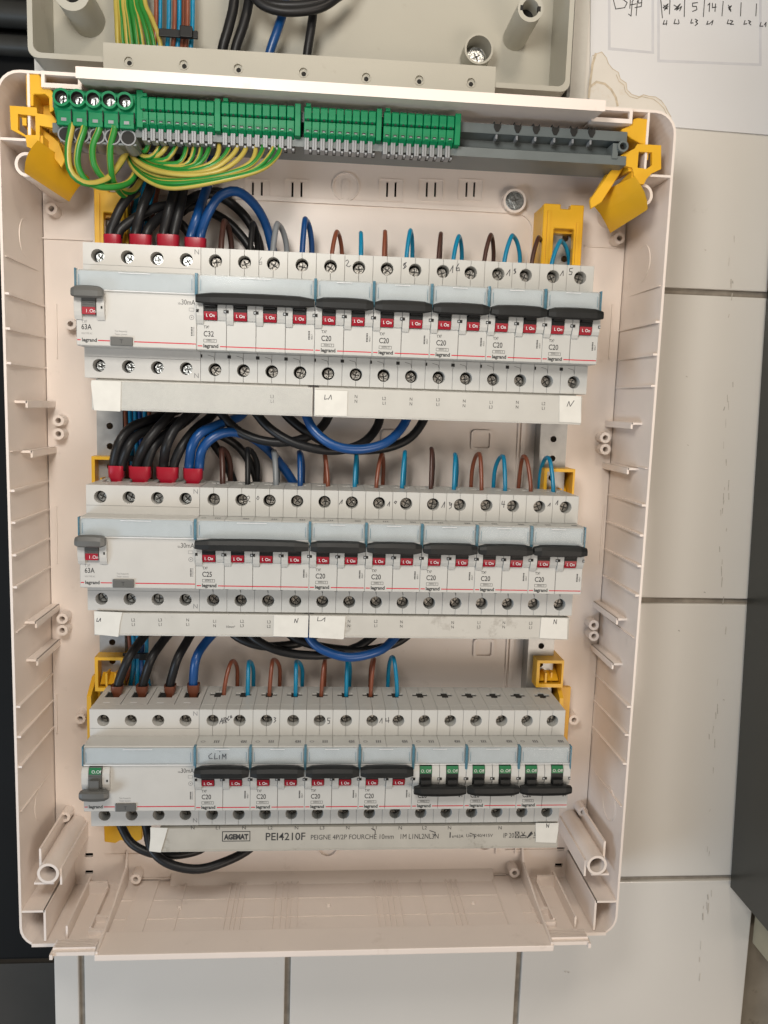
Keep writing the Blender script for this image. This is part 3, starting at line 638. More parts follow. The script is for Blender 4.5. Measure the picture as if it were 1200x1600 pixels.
for gi, (a, b) in enumerate(groups):
    xa = at(a, 150+(a-83)*.08, -4).x
    for k in range(9):
        if cell is None: cell = adopt(c.build('push_terminal', ['green', 'void', 'tgrey']), eb); cell.location = (Vector((xa, 0, 0))*S)-eb.location; o = cell
        else: o = cell.copy(); COL.objects.link(o); o.parent = eb; o.location = (Vector((xa+k*cell_w, 0, 0))*S)-eb.location
    xe = xa+9*cell_w
    e = MB().plate([[(-5, 102), (-6.4, 113), (-6.4, 124), (22, 124), (22, 101)]], xe+.15, min(xe+h*.75, at(b+2, 200, -4).x), 'yz', 0, .3)
    e.box(xa+1.2, xa+4, -5, 6, 123, 125.2, 0, .2)
    ZM(e); adopt(e.build('end_plate', 'green'), eb)

# ================================================================== MODULAR DEVICES
HB, HF, PW = 40.6, 22.0, 17.7
HZ = 33.0
def terminal_front(g, xa, xb, top, seam=True, m=0, md=1):
    cx = (xa+xb)/2; s = 1 if top else -1; zc = s*HZ; r = 3.95
    z0, z1 = (HF+.4, HB) if top else (-HB, -HF-.4)
    if seam:
        gp = 0.09
        left = [(xa, z0), (cx-gp, z0)]+[(cx-gp-max(0, 0) if False else cx+r*math.cos(a), zc+r*math.sin(a)) for a in [math.radians(-91-178*i/14) for i in range(15)]]+[(cx-gp, z1), (xa, z1)]
        right = [(2*cx-x, z) for x, z in left][::-1]
        g.plate([left], 0, 9, 'xz', m, .18); g.plate([right], 0, 9, 'xz', m, .18)
        g.box(cx-.3, cx+.3, 7.0, 9, z0+.3, z1-.3, md)
    else:
        g.plate([rect(xa, xb, z0, z1), circle(cx, zc, r, 28)], 0, 5, 'xz', m)
    g.cyl((cx, 8.9, zc), (cx, 9.05, zc), r+.3, n=24, m=md)
    return g
def pole_mesh(first=False, last=False, slash=True):
    g = MB(); xa, xb = .07, PW-.07; cx = PW/2
    terminal_front(g, xa, xb, True); terminal_front(g, xa, xb, False)
    # face block and core
    g.plate([[(-16, -HF), (-16, HF), (-15.2, HF+.2), (5, HF+.3), (5, -HF-.3), (-15.2, -HF-.2)]], xa, xb, 'yz', 0, .22)
    g.box(xa, xb, 9.15, 45, -36.2, 36.2, 0)
    for s in (1, -1):          # top and bottom plates split along a seam, with a cross-shaped wire entry
        w0, w1 = (36.3, HB) if s > 0 else (-HB, -36.3); yc = 29; q = 2.3; e = 5.4; gp = .08
        L1 = [(xa, 9.1), (cx-gp, 9.1), (cx-gp, yc-e), (cx-q, yc-e), (cx-q, yc-q), (cx-e, yc-q), (cx-e, yc+q), (cx-q, yc+q), (cx-q, yc+e), (cx-gp, yc+e), (cx-gp, 45), (xa, 45)]
        g.plate([L1], w0, w1, 'xy', 0, .15); g.plate([[(2*cx-x, y) for x, y in L1][::-1]], w0, w1, 'xy', 0, .15)
        g.box(cx-e-.3, cx+e+.3, yc-q-.3, yc+q+.3, s*36.22, s*39.6, 1); g.box(cx-q-.3, cx+q+.3, yc-e-.3, yc+e+.3, s*36.25, s*39.62, 1)  # dark solid fill painted in for the shade inside the entry
    if slash:
        g.box(-1.1 if not first else .1, 1.1, -.06, .02, -25.9, -23.9, 1)
        g.ink([[(4.5, -.03, -24.2), (8.2, -.03, -25.2), (8.8, -.03, -27.5)]], .22, 1)
    return g
def toggle_on(g):              # black ribbed drum with the flag under it
    g.plate([[(-15.5, -4.6), (-17.3, -4.4), (-18.6, -1.8), (-18.9, .4), (-18.9, 4.4), (-15.5, 4.8)]], 4.5, 12.4, 'yz', 0, .2)
    for z in (1.4, 2.5, 3.6): g.box(4.7, 12.2, -19.3, -18.7, z-.28, z+.28, 0)
    g.box(5.2, 11.7, -22, -18.6, 3.2, 7.5, 0)
def toggle_off(g):
    g.plate([[(-15.5, 9.4), (-17.4, 9.2), (-18.6, 6.6), (-18.9, 4.0), (-18.9, -4.5), (-15.5, -4.8)]], 4.5, 12.4, 'yz', 0, .2)
    g.box(5.2, 11.7, -22, -18.6, -6.5, 1.0, 0)
def handle_mesh(g, x0, x1, zc, up=True):
    s = 1 if up else -1
    pf = [(-19.5, zc+s*3.6), (-22.5, zc+s*3.9), (-25.2, zc+s*3.0), (-26.4, zc+s*.6), (-26.2, zc-s*2.6), (-24.8, zc-s*3.5), (-20.2, zc-s*3.2)]
    # crowned bar: section lowered a little towards the ends
    n = 9; k = len(pf); vs = []
    for i in range(n):
        t = i/(n-1); e = (2*t-1)**2; x = x0+(x1-x0)*t; sc = 1-.10*e-(.25 if i in (0, n-1) else 0)
        if i in (0, n-1): pass
        cy = -23; cz = zc
        vs += [(x, cy+(y-cy)*sc, cz+(z-cz)*sc-s*.3*e) for y, z in pf]
    # tiny end insets for rounded ends
    for j in range(k):
        pass
    fs = [(i*k+j, i*k+(j+1) % k, (i+1)*k+(j+1) % k, (i+1)*k+j) for i in range(n-1) for j in range(k)]
    fs += [tuple(range(k))[::-1], tuple((n-1)*k+j for j in range(k))]
    bm = bmesh.new(); bv = [bm.verts.new(v) for v in vs]
    for f in fs: bm.faces.new([bv[i] for i in f])
    bmesh.ops.recalc_face_normals(bm, faces=list(bm.faces)); g.addbm(bm)
def collar_mesh(g, x0, x1, zlo, zhi=9.6):
    zc = 1.6; pf = [(-15.6, zlo), (-16.9, zlo), (-18.0, zlo+2.2), (-18.7, zlo+4.8), (-18.9, zc+.5), (-18.6, zhi-3.4), (-17.6, zhi-1), (-16.6, zhi), (-15.6, zhi)]
    g.plate([pf], x0, x1, 'yz', 0, .12)
SCREW = {}
def screw_obj(kind):
    if kind not in SCREW:
        g = MB(); r = 3.1
        g.cyl((0, 3.4, 0), (0, 5, 0), r*.93, r, n=20, m=0)
        for a in (.6, .6+math.pi/2):
            g.ink([[(-math.cos(a)*2.1, 3.36, -math.sin(a)*2.1), (math.cos(a)*2.1, 3.36, math.sin(a)*2.1)]], .6, 1)
        me = g.build('terminal_screw', [kind, 'void']); SCREW[kind] = me.data; bpy.data.objects.remove(me)
    o = bpy.data.objects.new('terminal_screw', SCREW[kind]); COL.objects.link(o); return o
MESH = {}
def shared(key, name, fn, mats, parent, loc=(0, 0, 0)):
    if key not in MESH:
        g = MB(); fn(g); o = g.build(name, mats); MESH[key] = o.data
    else:
        o = bpy.data.objects.new(name, MESH[key]); COL.objects.link(o)
    o.parent = parent; o.location = Vector(loc)*S; return o
MESHP = {}
def device(kind, n, xo, zo, label, on=True, rating='C20', scr='dullmetal', fl=True, rcd=False):
    W = n*PW
    r = empty(kind, (xo, 45, zo), label, 'circuit breaker' if not rcd else 'residual current switch', 'breakers' if not rcd else 'residual current switches')
    base = (0, -45, 0)
    P = lambda key, name, fn, mats, loc=(0, 0, 0): shared(key, name, fn, mats, r, Vector(base)+Vector(loc))
    if rcd:
        def body(g):
            for k in range(4):
                xa, xb = PW*k, PW*(k+1)
                if k == 0: xa += .1
                if k == 3: xb -= .1
                for top in (True, False):
                    s = 1 if top else -1; z0, z1 = (HF+.4, HB) if top else (-HB, -HF-.4)
                    g.plate([rect(xa, xb, z0, z1), circle(PW*(k+.5), s*HZ, 3.95, 28)], 0, 9, 'xz')
                    g.cyl((PW*(k+.5), 8.9, s*HZ), (PW*(k+.5), 9.05, s*HZ), 4.2, n=24, m=1)
                    cx = PW*(k+.5); w0, w1 = (36.3, HB) if top else (-HB, -36.3)
                    g.plate([rect(xa+.2, xb-.2, 9.3, 45), rect(cx-4.9, cx+4.9, 22, 35)], w0, w1, 'xy', 0)
                    g.box(cx-5, cx+5, 21.9, 35.1, s*36.24, s*39.4, 1)  # dark block stands in for shade inside the wire opening
                    g.box(cx-3.2, cx+1.2, 12, 12.9, s*HB-.02, s*(HB+.05), 2)
            for s in (1, -1): g.box(.2, W-.2, -.05, 0, s*27.6-.09, s*27.6+.09, 3)
            for s in (1, -1): g.box(1, W-1, 9.02, 9.3, s*36.3, s*40.2, 1)
            g.plate([[(-16, -HF), (-16, HF), (-14.5, HF+.3), (5, HF+.4), (5, -HF-.4), (-14.5, -HF-.3)]], .1, W-.1, 'yz', 0, .4)
            g.box(.1, W-.1, 9.15, 45, -36.2, 36.2, 0)
        P('rcdbody', 'body', body, ['rcd', 'void', 'white', 'grey'])
    else:
        for k in range(n):
            key = ('pole', k == 0)
            if key not in MESH:
                o = pole_mesh(first=(k == 0)).build('pole_body', ['dev', 'void']); MESH[key] = o.data; o.parent = r; o.location = (Vector(base)+Vector((k*PW, 0, 0)))*S
            else:
                o = bpy.data.objects.new('pole_body', MESH[key]); COL.objects.link(o); o.parent = r; o.location = (Vector(base)+Vector((k*PW, 0, 0)))*S
    for k in range(n):
        for s in (1, -1):
            o = screw_obj(scr); o.parent = r
            dy = {'metal': 2.2, 'dullmetal': 2.4}[scr]
            o.location = (Vector(base)+Vector((PW*(k+.5)+rnd.uniform(-.3, .3)+.3, dy+(1.2 if not fl else 0), s*HZ+rnd.uniform(-.3, .3)-(.3 if fl else 1.0))))*S
            o.rotation_euler = (0, rnd.uniform(0, 3.14), 0)
    # label window
    def cover(g):
        g.plate([[(.9, 10.2), (W-.9, 10.2), (W-.9, 21.0), (W-2.2, 21.0), (W-3.2, 22.0), (3.2, 22.0), (2.2, 21.0), (.9, 21.0)]], -18.0, -17.3, 'xz', 0)
        g.box(1.6, W-1.6, -16.9, -16.75, 10.6, 21.4, 2)
        for x0_, x1_ in ((-.05, .85), (W-.85, W+.05)): g.box(x0_, x1_, -18.3, -14, 4.5 if not rcd else 9.8, 22.6, 1, .2)
        for x0_ in (2.6, W-2.6): g.box(x0_-.12, x0_+.12, -18.08, -18.0, 12.5, 19, 1)
        g.box(W*.36, W*.62, -18.12, -18.0, 20.6, 20.9, 3); g.box(1, W-1, -18.1, -18.0, 10.2, 10.6, 3)
    P(('cover', n), 'label_window', cover, ['glass', 'teal', 'insert', 'white'])
    if rcd:
        # grey toggle and lever at the left
        def rt(g):
            if on:
                g.plate([[(-15.5, -4.2), (-17.8, -4.0), (-19.2, -1.4), (-19.4, 6), (-15.5, 6.4)]], 4.2, 12.4, 'yz', 0, .2)
                for z in (.6, 1.9, 3.2): g.box(4.4, 12.2, -19.8, -19.2, z-.3, z+.3, 0)
            else:
                g.plate([[(-15.5, 9.4), (-18, 9.2), (-19.2, 6.6), (-19.4, -4.5), (-15.5, -4.8)]], 4.2, 12.4, 'yz', 0, .2)
                g.box(4.4, 12.2, -19.8, -19.2, 3.1, 3.7, 0); g.box(5.4, 11.2, -22, -19.2, -6, 1.6, 0)
        tgo = P(('rcdtog', on), 'toggle', rt, ['grey'])
        P(('rcdlev', on), 'lever', lambda g: handle_mesh(g, -.3, 17.6, 8.4 if on else -7.6, on), ['grey'])
        def col(g):
            for xa, xb in ((-.4, 4.0), (12.6, 17.2)): collar_mesh(g, xa, xb, -7.0, 8.6)
            g.box(15.2, 16.2, -19.0, -18.6, -.5, 1.0, 1)
        P('rcdcol', 'toggle_collar', col, ['rcd', 'void'])
        def fg(g):
            if on: g.box(4.5, 12.1, -19.4, -17.5, -4.0, .2, 0)
            else: g.plate([[(-17, 9.0), (-18.4, 8.8), (-19.5, 5.9), (-19.5, 4.9), (-17, 4.9)]], 4.5, 12.1, 'yz', 0)
        o = P(('rcdflag', on), 'status_flag', fg, ['redflag' if on else 'greenflag']); o.parent = tgo; o.location = (0, 0, 0)
        def ft(g):
            if on: g.text('I .On', 6.8, -3.0, 2.0, -19.46, 0, .95)
            else: g.text('O.Of', 6.2, 5.6, 2.1, -19.56, 0, .95)
        o = P(('rcdft', on), 'flag_lettering', ft, ['white']); o.parent = tgo; o.location = (0, 0, 0)
        P('rcdbtn', 'test_button', lambda g: g.box(20.1, 33.2, -17.4, -15.8, -21.6, -16.3, 0, .5), ['grey'])
        def lt(g):
            y = -16.06
            g.text('TX', 3.0, -8.9, 1.7, y, 1, .95); g.text('3', 5.7, -8.2, 1.1, y, 1)
            g.text('63A', 3.0, -12.6, 3.1, y, 0, .82, bold=.014); g.text('T', 26.6, -20.2, 2.4, -17.46, 0, 1, 'C'); g.text('VIGI TYPE AC', 3.0, -15.4, 1.0, y, 1, .75)
            g.text('legrand', 3.2, -19.7, 2.1, y, 0, 1.0, bold=.03)
            g.text('Test frequently', 22.4, -13.4, 1.05, y, 1, .8); g.text('Tester souvent', 22.4, -15.2, 1.05, y, 1, .8)
            g.text('30mA', W-.9, 4.2, 3.0, y, 0, .8, 'R'); g.text('I∆n', W-9.2, 4.2, 1.2, y, 0, .8, 'R')
            g.plate([rect(W-4.6, W-1.6, .4, 2.4), rect(W-4.4, W-1.8, .6, 2.2)], y, y+.03, 'xz', 1)
            g.plate([circle(W-3, -3.2, 1.5, 8), circle(W-3, -3.2, 1.2, 8)], y, y+.03, 'xz', 1); g.plate([circle(W-3, -3.2, .5, 4)], y, y+.03, 'xz', 1)
            for k in range(6): g.box(W-3.4, W-2.5, y, y+.03, -14+k*.9, -14+k*.9+.62, 0)
            for k in range(7): g.box(W-2.1, W-1.4, y, y+.03, -14+k*.8, -14+k*.8+.4, 1)
            g.text('N', W-2.6, 36.4, 3.0, -.06, 1, 1, 'C'); g.text('N', W-2.6, -38.6, 3.0, -.06, 1, 1, 'C')
        P('rcdlt', 'lettering', lt, ['ink', 'paleink'])
        def rl(g):
            y = -16.05
            for a, b in ((.6, 2.6), (12.6, 19.6), (33.8, W-.4)): g.box(a, b, y, y+.04, -19.15, -18.5, 0)
        P('rcdrl', 'red_line', rl, ['redline'])
    else:
        for k in range(n):
            def tg(g): (toggle_on if on else toggle_off)(g)
            def fg(g):
                if on: g.plate([[(-17, -4.4), (-17.6, -4.3), (-18.9, -1.8), (-19.15, .5), (-17, .5)]], 4.6, 12.3, 'yz', 0)
                else: g.plate([[(-17, 9.0), (-17.7, 9.0), (-19.0, 6.5), (-19.15, 4.4), (-17, 4.4)]], 4.6, 12.3, 'yz', 0)
            def fl_(g):
                if on: g.text('I. On', 8.5, -2.7, 1.9, -19.3, 0, .95, 'C', bold=.01)
                else: g.text('O. Off', 8.5, 5.3, 2.1, -19.35, 0, .85, 'C')
            tgo = P(('tog', on), 'toggle', tg, ['black'], (k*PW, 0, 0))
            o = P(('flag', on), 'status_flag', fg, ['redflag' if on else 'greenflag']); o.parent = tgo; o.location = (0, 0, 0)
            o = P(('ft', on), 'flag_lettering', fl_, ['white' if on else 'tape']); o.parent = tgo; o.location = (0, 0, 0)
        def col(g):
            for k in range(n):
                b = k*PW
                collar_mesh(g, b+.15, b+4.3, -6.8); collar_mesh(g, b+12.6, b+PW-.15, -4.4)
                for x_ in ((b+PW-1.4, b+PW-.1), (b+.1, b+1.6)): g.box(x_[0], x_[1], -19.0, -18.7, -.2, 1.6, 1)
                g.box(b+(PW-1.0), b+PW-.1, -19.06, -18.8, .2, 1.1, 2)
        P(('col', n), 'toggle_collar', col, ['dev', 'void', 'insert'])
        P(('handle', n, on), 'handle', lambda g: handle_mesh(g, .5, W-.5, 7.6 if on else -5.6, on), ['black'])
        def lt(g):
            y = -16.06
            g.text('TX', 4.1, -9.3, 1.7, y, 0, .9, bold=.01); g.text('3', 6.7, -8.6, 1.1, y, 0)
            g.text(rating, 4.0, -14.0, 3.2, y, 0, .8, bold=.014)
            g.plate([rect(4.1, 11.9, -17.5, -15.6), rect(4.3, 11.7, -17.3, -15.8)], y, y+.03, 'xz', 0)
            g.text('3000', 5.6, -17.0, 1.2, y, 0, .9); g.box(9.0, 9.2, y, y+.03, -17.3, -15.8, 0); g.text('3', 9.8, -17.0, 1.2, y, 0)
            g.text('legrand', 3.9, -20.6, 2.15, y, 0, 1.0, bold=.035)
            for k in range(6): g.box(W-3.8, W-2.9, y, y+.03, -13.6+k*.9, -13.6+k*.9+.65, 0)
            g.text('403617', W-1.2, -13.5, 1.0, y, 0, .75, rot=math.pi/2)
            for k in range(n):   # markings on the shoulder above the face
                g.plate([circle(k*PW+(4 if k == 0 else 12), -9, 1.5, 10), circle(k*PW+(4 if k == 0 else 12), -9, 1.1, 10)], HF+.34, HF+.36, 'xy', 1)
                for j in range(3): g.box(k*PW+11+j*1.3, k*PW+11.8+j*1.3, -11, -7, HF+.34, HF+.36, 1)
                if k: g.box(k*PW+.05, k*PW+.15, y-.0, y+.03, -20.5, -7, 0)
        P(('lt', n, rating), 'lettering', lt, ['ink', 'paleink'])
        def rl(g):
            y = -16.05
            for a, b in ((.6, 3.4), (13.9, W-.5)): g.box(a, b, y, y+.04, -20.1, -19.45, 0)
        P(('rl', n), 'red_line', rl, ['redline'])
    return r
rows = [0.0, -147.99, -295.7]
xoff = [0.0, -.34, -.3]
words = ['first', 'second', 'third', 'fourth', 'fifth', 'sixth', 'seventh']
rown = ['top', 'middle', 'bottom']
marks = {0: ['2', '8', '16', '18', '15'], 1: ['1', '10', '19', '4', '11'], 2: ['AIRCO', '3', '5', '14', None, None, None]}
devs = {}
NUM = {'2': 'two', '8': 'eight', '16': 'sixteen', '18': 'eighteen', '15': 'fifteen', '1': 'one', '10': 'ten', '19': 'nineteen', '4': 'four', '11': 'eleven', '3': 'three', '5': 'five', '14': 'fourteen'}
for r_, (z_, x_) in enumerate(zip(rows, xoff)):
    lab = ['wide residual current switch, grey lever up, at the left end of the top row',
           'wide residual current switch, grey lever up, at the left end of the middle row',
           'wide residual current switch with its grey lever down on green, bottom row'][r_]
    devs[(r_, 'rcd')] = device('residual_current_switch', 4, x_, z_, lab, on=r_ < 2, scr='metal' if r_ < 2 else 'dullmetal', fl=r_ < 2, rcd=True)
    x = x_+4*PW
    if r_ < 2:
        devs[(r_, '4')] = device('four_pole_breaker', 4, x, z_, f'wide four-pole {"C32" if r_ == 0 else "C25"} breaker beside the residual current switch in the {rown[r_]} row', rating='C32' if r_ == 0 else 'C25')
        x += 4*PW
    for k in range(5 if r_ < 2 else 7):
        on = not (r_ == 2 and k > 3); mk = marks[r_][k]
        lb = (f'two-pole breaker with a black pen-written {NUM.get(mk, mk)} beside its upper screws, {rown[r_]} row' if mk else
              f'two-pole breaker switched off with green flags, {["", "", "", "", "leftmost", "middle", "rightmost"][k]} of the three in the bottom row')
        if mk == 'AIRCO': lb = 'two-pole breaker marked AIRCO and CLIM in black pen, bottom row'
        devs[(r_, k)] = device('two_pole_breaker', 2, x, z_, lb, on=on, fl=r_ < 2)
        x += 2*PW
# handwriting on the breakers, drawn where the photograph shows it
def hand(key, strokes, Y=-.12, wd=.42):
    o = pxink(strokes, Y, wd, 'handwriting', 'pen', None); p = devs[key]
    o.parent = p; o.location = o.location-p.location
hand((0, '4'), [[(409, 402), (405, 408), (405, 413), (409, 413), (409, 409), (405, 410)]], wd=.25)
hand((0, 0), [[(540, 408), (543, 406), (545, 409), (541, 415), (545, 417), (548, 415)]])
hand((0, 1), [[(634, 412), (630, 414), (633, 417), (630, 420), (632, 419), (635, 416), (631, 412), (635, 410)]])
hand((0, 2), [[(703, 424), (708, 415), (707, 426)], [(717, 412), (713, 418), (713, 423), (718, 423), (717, 418), (713, 420)]])
hand((0, 3), [[(791, 430), (797, 421), (796, 431)], [(806, 420), (803, 422), (806, 426), (803, 428), (806, 425), (804, 420)]])
hand((0, 4), [[(875, 431), (880, 423), (880, 431)], [(895, 419), (890, 420), (890, 424), (894, 425), (893, 429), (889, 429)]])
hand((1, '4'), [[(386, 776), (389, 775), (390, 778), (387, 782), (391, 784)], [(403, 775), (401, 779), (403, 781), (405, 778), (403, 775)]], wd=.32)
hand((1, 0), [[(530, 788), (535, 781), (534, 787)]])
hand((1, 1), [[(605, 790), (609, 784), (608, 791)], [(618, 783), (616, 785), (618, 787), (620, 784), (618, 783)]])
hand((1, 2), [[(690, 793), (695, 784), (694, 793)], [(706, 787), (702, 785), (703, 790), (706, 787), (705, 793), (702, 795)]])
hand((1, 3), [[(785, 783), (784, 788), (789, 788)], [(788, 783), (787, 793)]])
hand((1, 4), [[(856, 791), (860, 786), (859, 791)], [(868, 788), (872, 782), (871, 789)]])
hand((2, 0), [[(343+(x-343)*.78, y) for x, y in st] for st in [[(343, 1131), (348, 1122), (349, 1131)], [(344, 1128), (350, 1126)], [(352, 1121), (351, 1130)], [(354, 1130), (354, 1121), (358, 1123), (354, 1126), (358, 1129)], [(362, 1119), (359, 1123), (360, 1126), (363, 1124)], [(365, 1119), (365, 1122), (368, 1121), (366, 1118), (365, 1119)]]])
hand((2, 0), [[(331, 1177), (326, 1181), (327, 1185), (332, 1185)], [(336, 1177), (335, 1186), (340, 1185)], [(343, 1180), (343, 1186)], [(343, 1175), (344, 1174)], [(347, 1186), (348, 1178), (350, 1183), (353, 1178), (353, 1186)]], Y=-18.35)
hand((2, 1), [[(428, 1121), (431, 1122), (429, 1124), (431, 1126), (428, 1129)]])
hand((2, 2), [[(516, 1122), (512, 1122), (512, 1126), (515, 1126), (515, 1130), (512, 1131)]])
hand((2, 3), [[(593, 1129), (597, 1122), (597, 1130)], [(603, 1122), (603, 1127), (608, 1126)], [(607, 1121), (607, 1129)]])
tag(devs[(0, '4')], devs[(0, '4')]['label'], 'circuit breaker', 'breakers')

# ================================================================== BUSBAR COMBS AND STICKERS
def comb(x0, x1, z0, z1, y0, label, m='comb', tiny=(), lip=True):
    r = empty('busbar_comb', ((x0+x1)/2, y0+6, z0), label, 'busbar', 'comb busbars under the breakers')
    adopt(MB().box(x0, x1, y0, y0+12, z0, z1, 0, .5).box(x0+.5, x1-.5, y0-.25, y0+.2, z0+1.0, z0+1.5, 0).build('insulating_strip', m), r)
    adopt(MB().box(x0+3, x1-3, y0+4, y0+7, z1, z1+3).build('comb_teeth', 'comb'), r)
    g = MB()
    for px, py, s in tiny:
        q = at(px, py, y0-.06)
        for li, t in enumerate(s.split('/')): g.text(t, q.x, q.z-li*3.0, 2.0, y0-.08, 0, .9, 'C', rot=0 if li == 0 else 0)
    if tiny: adopt(g.build('lettering', 'ink'), r)
    return r
c1 = comb(4.6, 141.2, -60.3, -42.0, -2, 'taped comb busbar under the left half of the top row', tiny=[(425, 622, 'L3/L1')])
c2 = comb(142.0, 315.5, -60.3, -42.0, -2, 'comb busbar under the right half of the top row', tiny=[(556, 622, 'N/N'), (600, 625, 'L2/L1'), (642, 626, 'N/N'), (684, 627, 'L3/L1'), (725, 629, 'N/N'), (767, 631, 'L1/L3'), (808, 631, 'N/N'), (849, 633, 'L2/L1')])
c3 = comb(4.0, 141.2, -204.8, -189.8, -1.5, 'comb busbar under the left half of the middle row', tiny=[(208, 971, 'L2/L1'), (250, 971, 'L3/L1'), (293, 971, 'N/L1'), (335, 973, 'L1/N'), (378, 973, 'L2/L3'), (420, 974, 'L3/L2')])
c4 = comb(141.9, 316.5, -204.8, -189.8, -1.5, 'smudged comb busbar under the right half of the middle row', m='combd', tiny=[(545, 973, 'N/N'), (587, 973, 'L2/L1'), (627, 974, 'N/N'), (707, 975, 'N/N'), (748, 975, 'L1/L3'), (787, 975, 'N/N'), (829, 976, 'L3/L1')])
q = at(360, 981, -1.6); adopt(MB().text('10mm²', q.x, q.z, 1.5, -1.6, 0, 1, 'C').build('lettering', 'ink'), c3)
c5 = comb(44.6, 318.4, -355.0, -337.9, -1, 'long printed comb busbar under the bottom row', m='comb3')
g = MB(); yl = -1.1
def tpx(g, s, px0, px1, py, hpx, m=0, bold=0.0):
    a, b = at(px0, py, yl), at(px1, py, yl); vs, fs, wd = textgeo(s, bold); h = hpx/2.42
    g.text(s, a.x, a.z, h, yl, m, (b.x-a.x)/(wd*h/.70), 'L', rot=math.atan2(b.z-a.z, b.x-a.x)*0, bold=bold)
tpx(g, 'PEI4210F', 414, 477, 1313, 13, bold=.01); tpx(g, 'PEIGNE 4P/2P FOURCHE 10mm', 485, 615, 1312, 8.5); tpx(g, '1M L1NL2NL3N', 624, 685, 1311, 9)
tpx(g, 'I', 701, 704, 1309, 10); tpx(g, 'e=63A', 706, 724, 1309, 5.5); tpx(g, 'Ue~240/415V', 728, 770, 1308, 5.5); tpx(g, 'IP 20', 786, 803, 1309, 8.5)
tpx(g, 'AGEMAT', 350.5, 388, 1311.5, 8.5, bold=.06)
a, b = at(347, 1299, yl), at(391, 1314.5, yl)
g.plate([rect(a.x, b.x, b.z, a.z), rect(a.x+.55, b.x-.55, b.z+.55, a.z-.55)], yl, yl+.04, 'xz')
for px, s in ((301, 'N'), (340, 'L1'), (381, 'N'), (422, 'L2'), (463, 'N'), (503, 'L3'), (543, 'N'), (585, 'L1'), (625, 'N'), (663, 'L2'), (702, 'N'), (781, 'N')):
    q = at(px, 1296, yl); g.text(s, q.x, q.z, 2.5, yl, 0, 1, 'C')
# small pictograms: crossed box, tray with drops, pencil, stand
for k, st in enumerate(([[(805, 1300), (811, 1309)], [(811, 1300), (805, 1309)], [(805, 1300), (811, 1300), (811, 1309), (805, 1309), (805, 1300)]],
                        [[(813, 1309), (822, 1309), (822, 1306), (813, 1306), (813, 1309)], [(815, 1305), (820, 1305)], [(815, 1300), (817, 1304)], [(820, 1300), (818, 1304)]],
                        [[(824, 1309), (828, 1303), (831, 1300)], [(825, 1308), (830, 1304)], [(829, 1301), (832, 1303)]],
                        [[(833, 1309), (838, 1309)], [(834, 1306), (838, 1306)], [(835, 1300), (836, 1305)]])):
    g.ink([[at(x, y, yl) for x, y in s] for s in st], .45 if k != 2 else .9)
adopt(g.build('lettering', 'ink'), c5)
g = MB()
for px, py, rw in ((678, 1300, 3), (740, 1304, 2.6), (585, 1297, 2)):
    q = at(px, py, -1.3); g.ink([[Vector((q.x-rw, -1.12, q.z+1)), Vector((q.x+rw*.3, -1.12, q.z-.4)), Vector((q.x+.6, -1.12, q.z-3))]], .5)
adopt(g.build('scratch', 'pen'), c5)
def sticker(px, Y, name_label, parentless=True, txt=None, th=.3, curl=0.0):
    lp = [(at(x, y, Y).x, at(x, y, Y).z) for x, y in px]
    c = at(sum(p[0] for p in px)/len(px), max(p[1] for p in px), Y)
    r = empty('label_sticker', c, name_label, 'sticker', 'white stickers on the combs')
    adopt(MB().plate([lp], Y, Y+th, 'xz').build('tape', 'tape'), r)
    if txt:
        o = pxink(txt, Y-.06, .42, 'handwriting', 'pen', None); o.parent = r; o.location = o.location-r.location
    return r
sticker([(143, 594), (189, 596), (188, 643), (147, 641), (142, 600)], -2.6, 'blank white sticker at the left end of the top comb')
sticker([(492, 609), (543, 611), (542, 650), (492, 649)], -2.6, 'white sticker with L1 in pen in the middle of the top comb', txt=[[(508, 617), (507, 624), (512, 623)], [(513, 624), (517, 617), (518, 624)]])
sticker([(874, 618), (908, 619), (908, 661), (874, 659)], -2.6, 'white sticker with N in pen at the right end of the top comb', txt=[[(886, 635), (889, 627), (891, 635), (897, 626)]])
sticker([(147, 955), (191, 957), (187, 976), (185, 995), (148, 991)], -2.2, 'white sticker with L1 in pen at the left end of the middle comb', txt=[[(152, 966), (151, 971), (154, 971)], [(154, 971), (157, 966), (157, 971)]])
sticker([(428, 961), (482, 962), (481, 996), (427, 994)], -2.2, 'white sticker with N in pen ending the left middle comb', txt=[[(460, 973), (461, 967), (464, 973), (466, 966)]])
sticker([(484, 962), (540, 963), (537, 999), (483, 996)], -2.2, 'white sticker with L1 in pen starting the right middle comb', txt=[[(497, 964), (496, 970), (501, 970)], [(502, 970), (508, 965), (507, 971)]])
sticker([(846, 965), (887, 966), (886, 999), (843, 997)], -2.2, 'white sticker with N in pen at the right end of the middle comb', txt=[[(865, 975), (866, 968), (869, 975), (870, 968)]])
sticker([(235, 1293), (262, 1294), (257, 1312), (251, 1332), (233, 1330), (235, 1310)], -2.0, 'narrow blank sticker hanging at the left end of the bottom comb')
sticker([(837, 1286), (873, 1286), (872, 1300), (869, 1317), (837, 1316)], -1.7, 'white sticker with N in pen at the right end of the bottom comb', txt=[[(854, 1293), (854, 1287), (857, 1293), (858, 1287)]])
a, b = at(190, 601, -2.5), at(426, 648, -2.5)
adopt(MB().box(a.x, 140.8, -2.62, -2.5, -59.6, -42.6).build('clear_tape', 'cleartape'), c1)

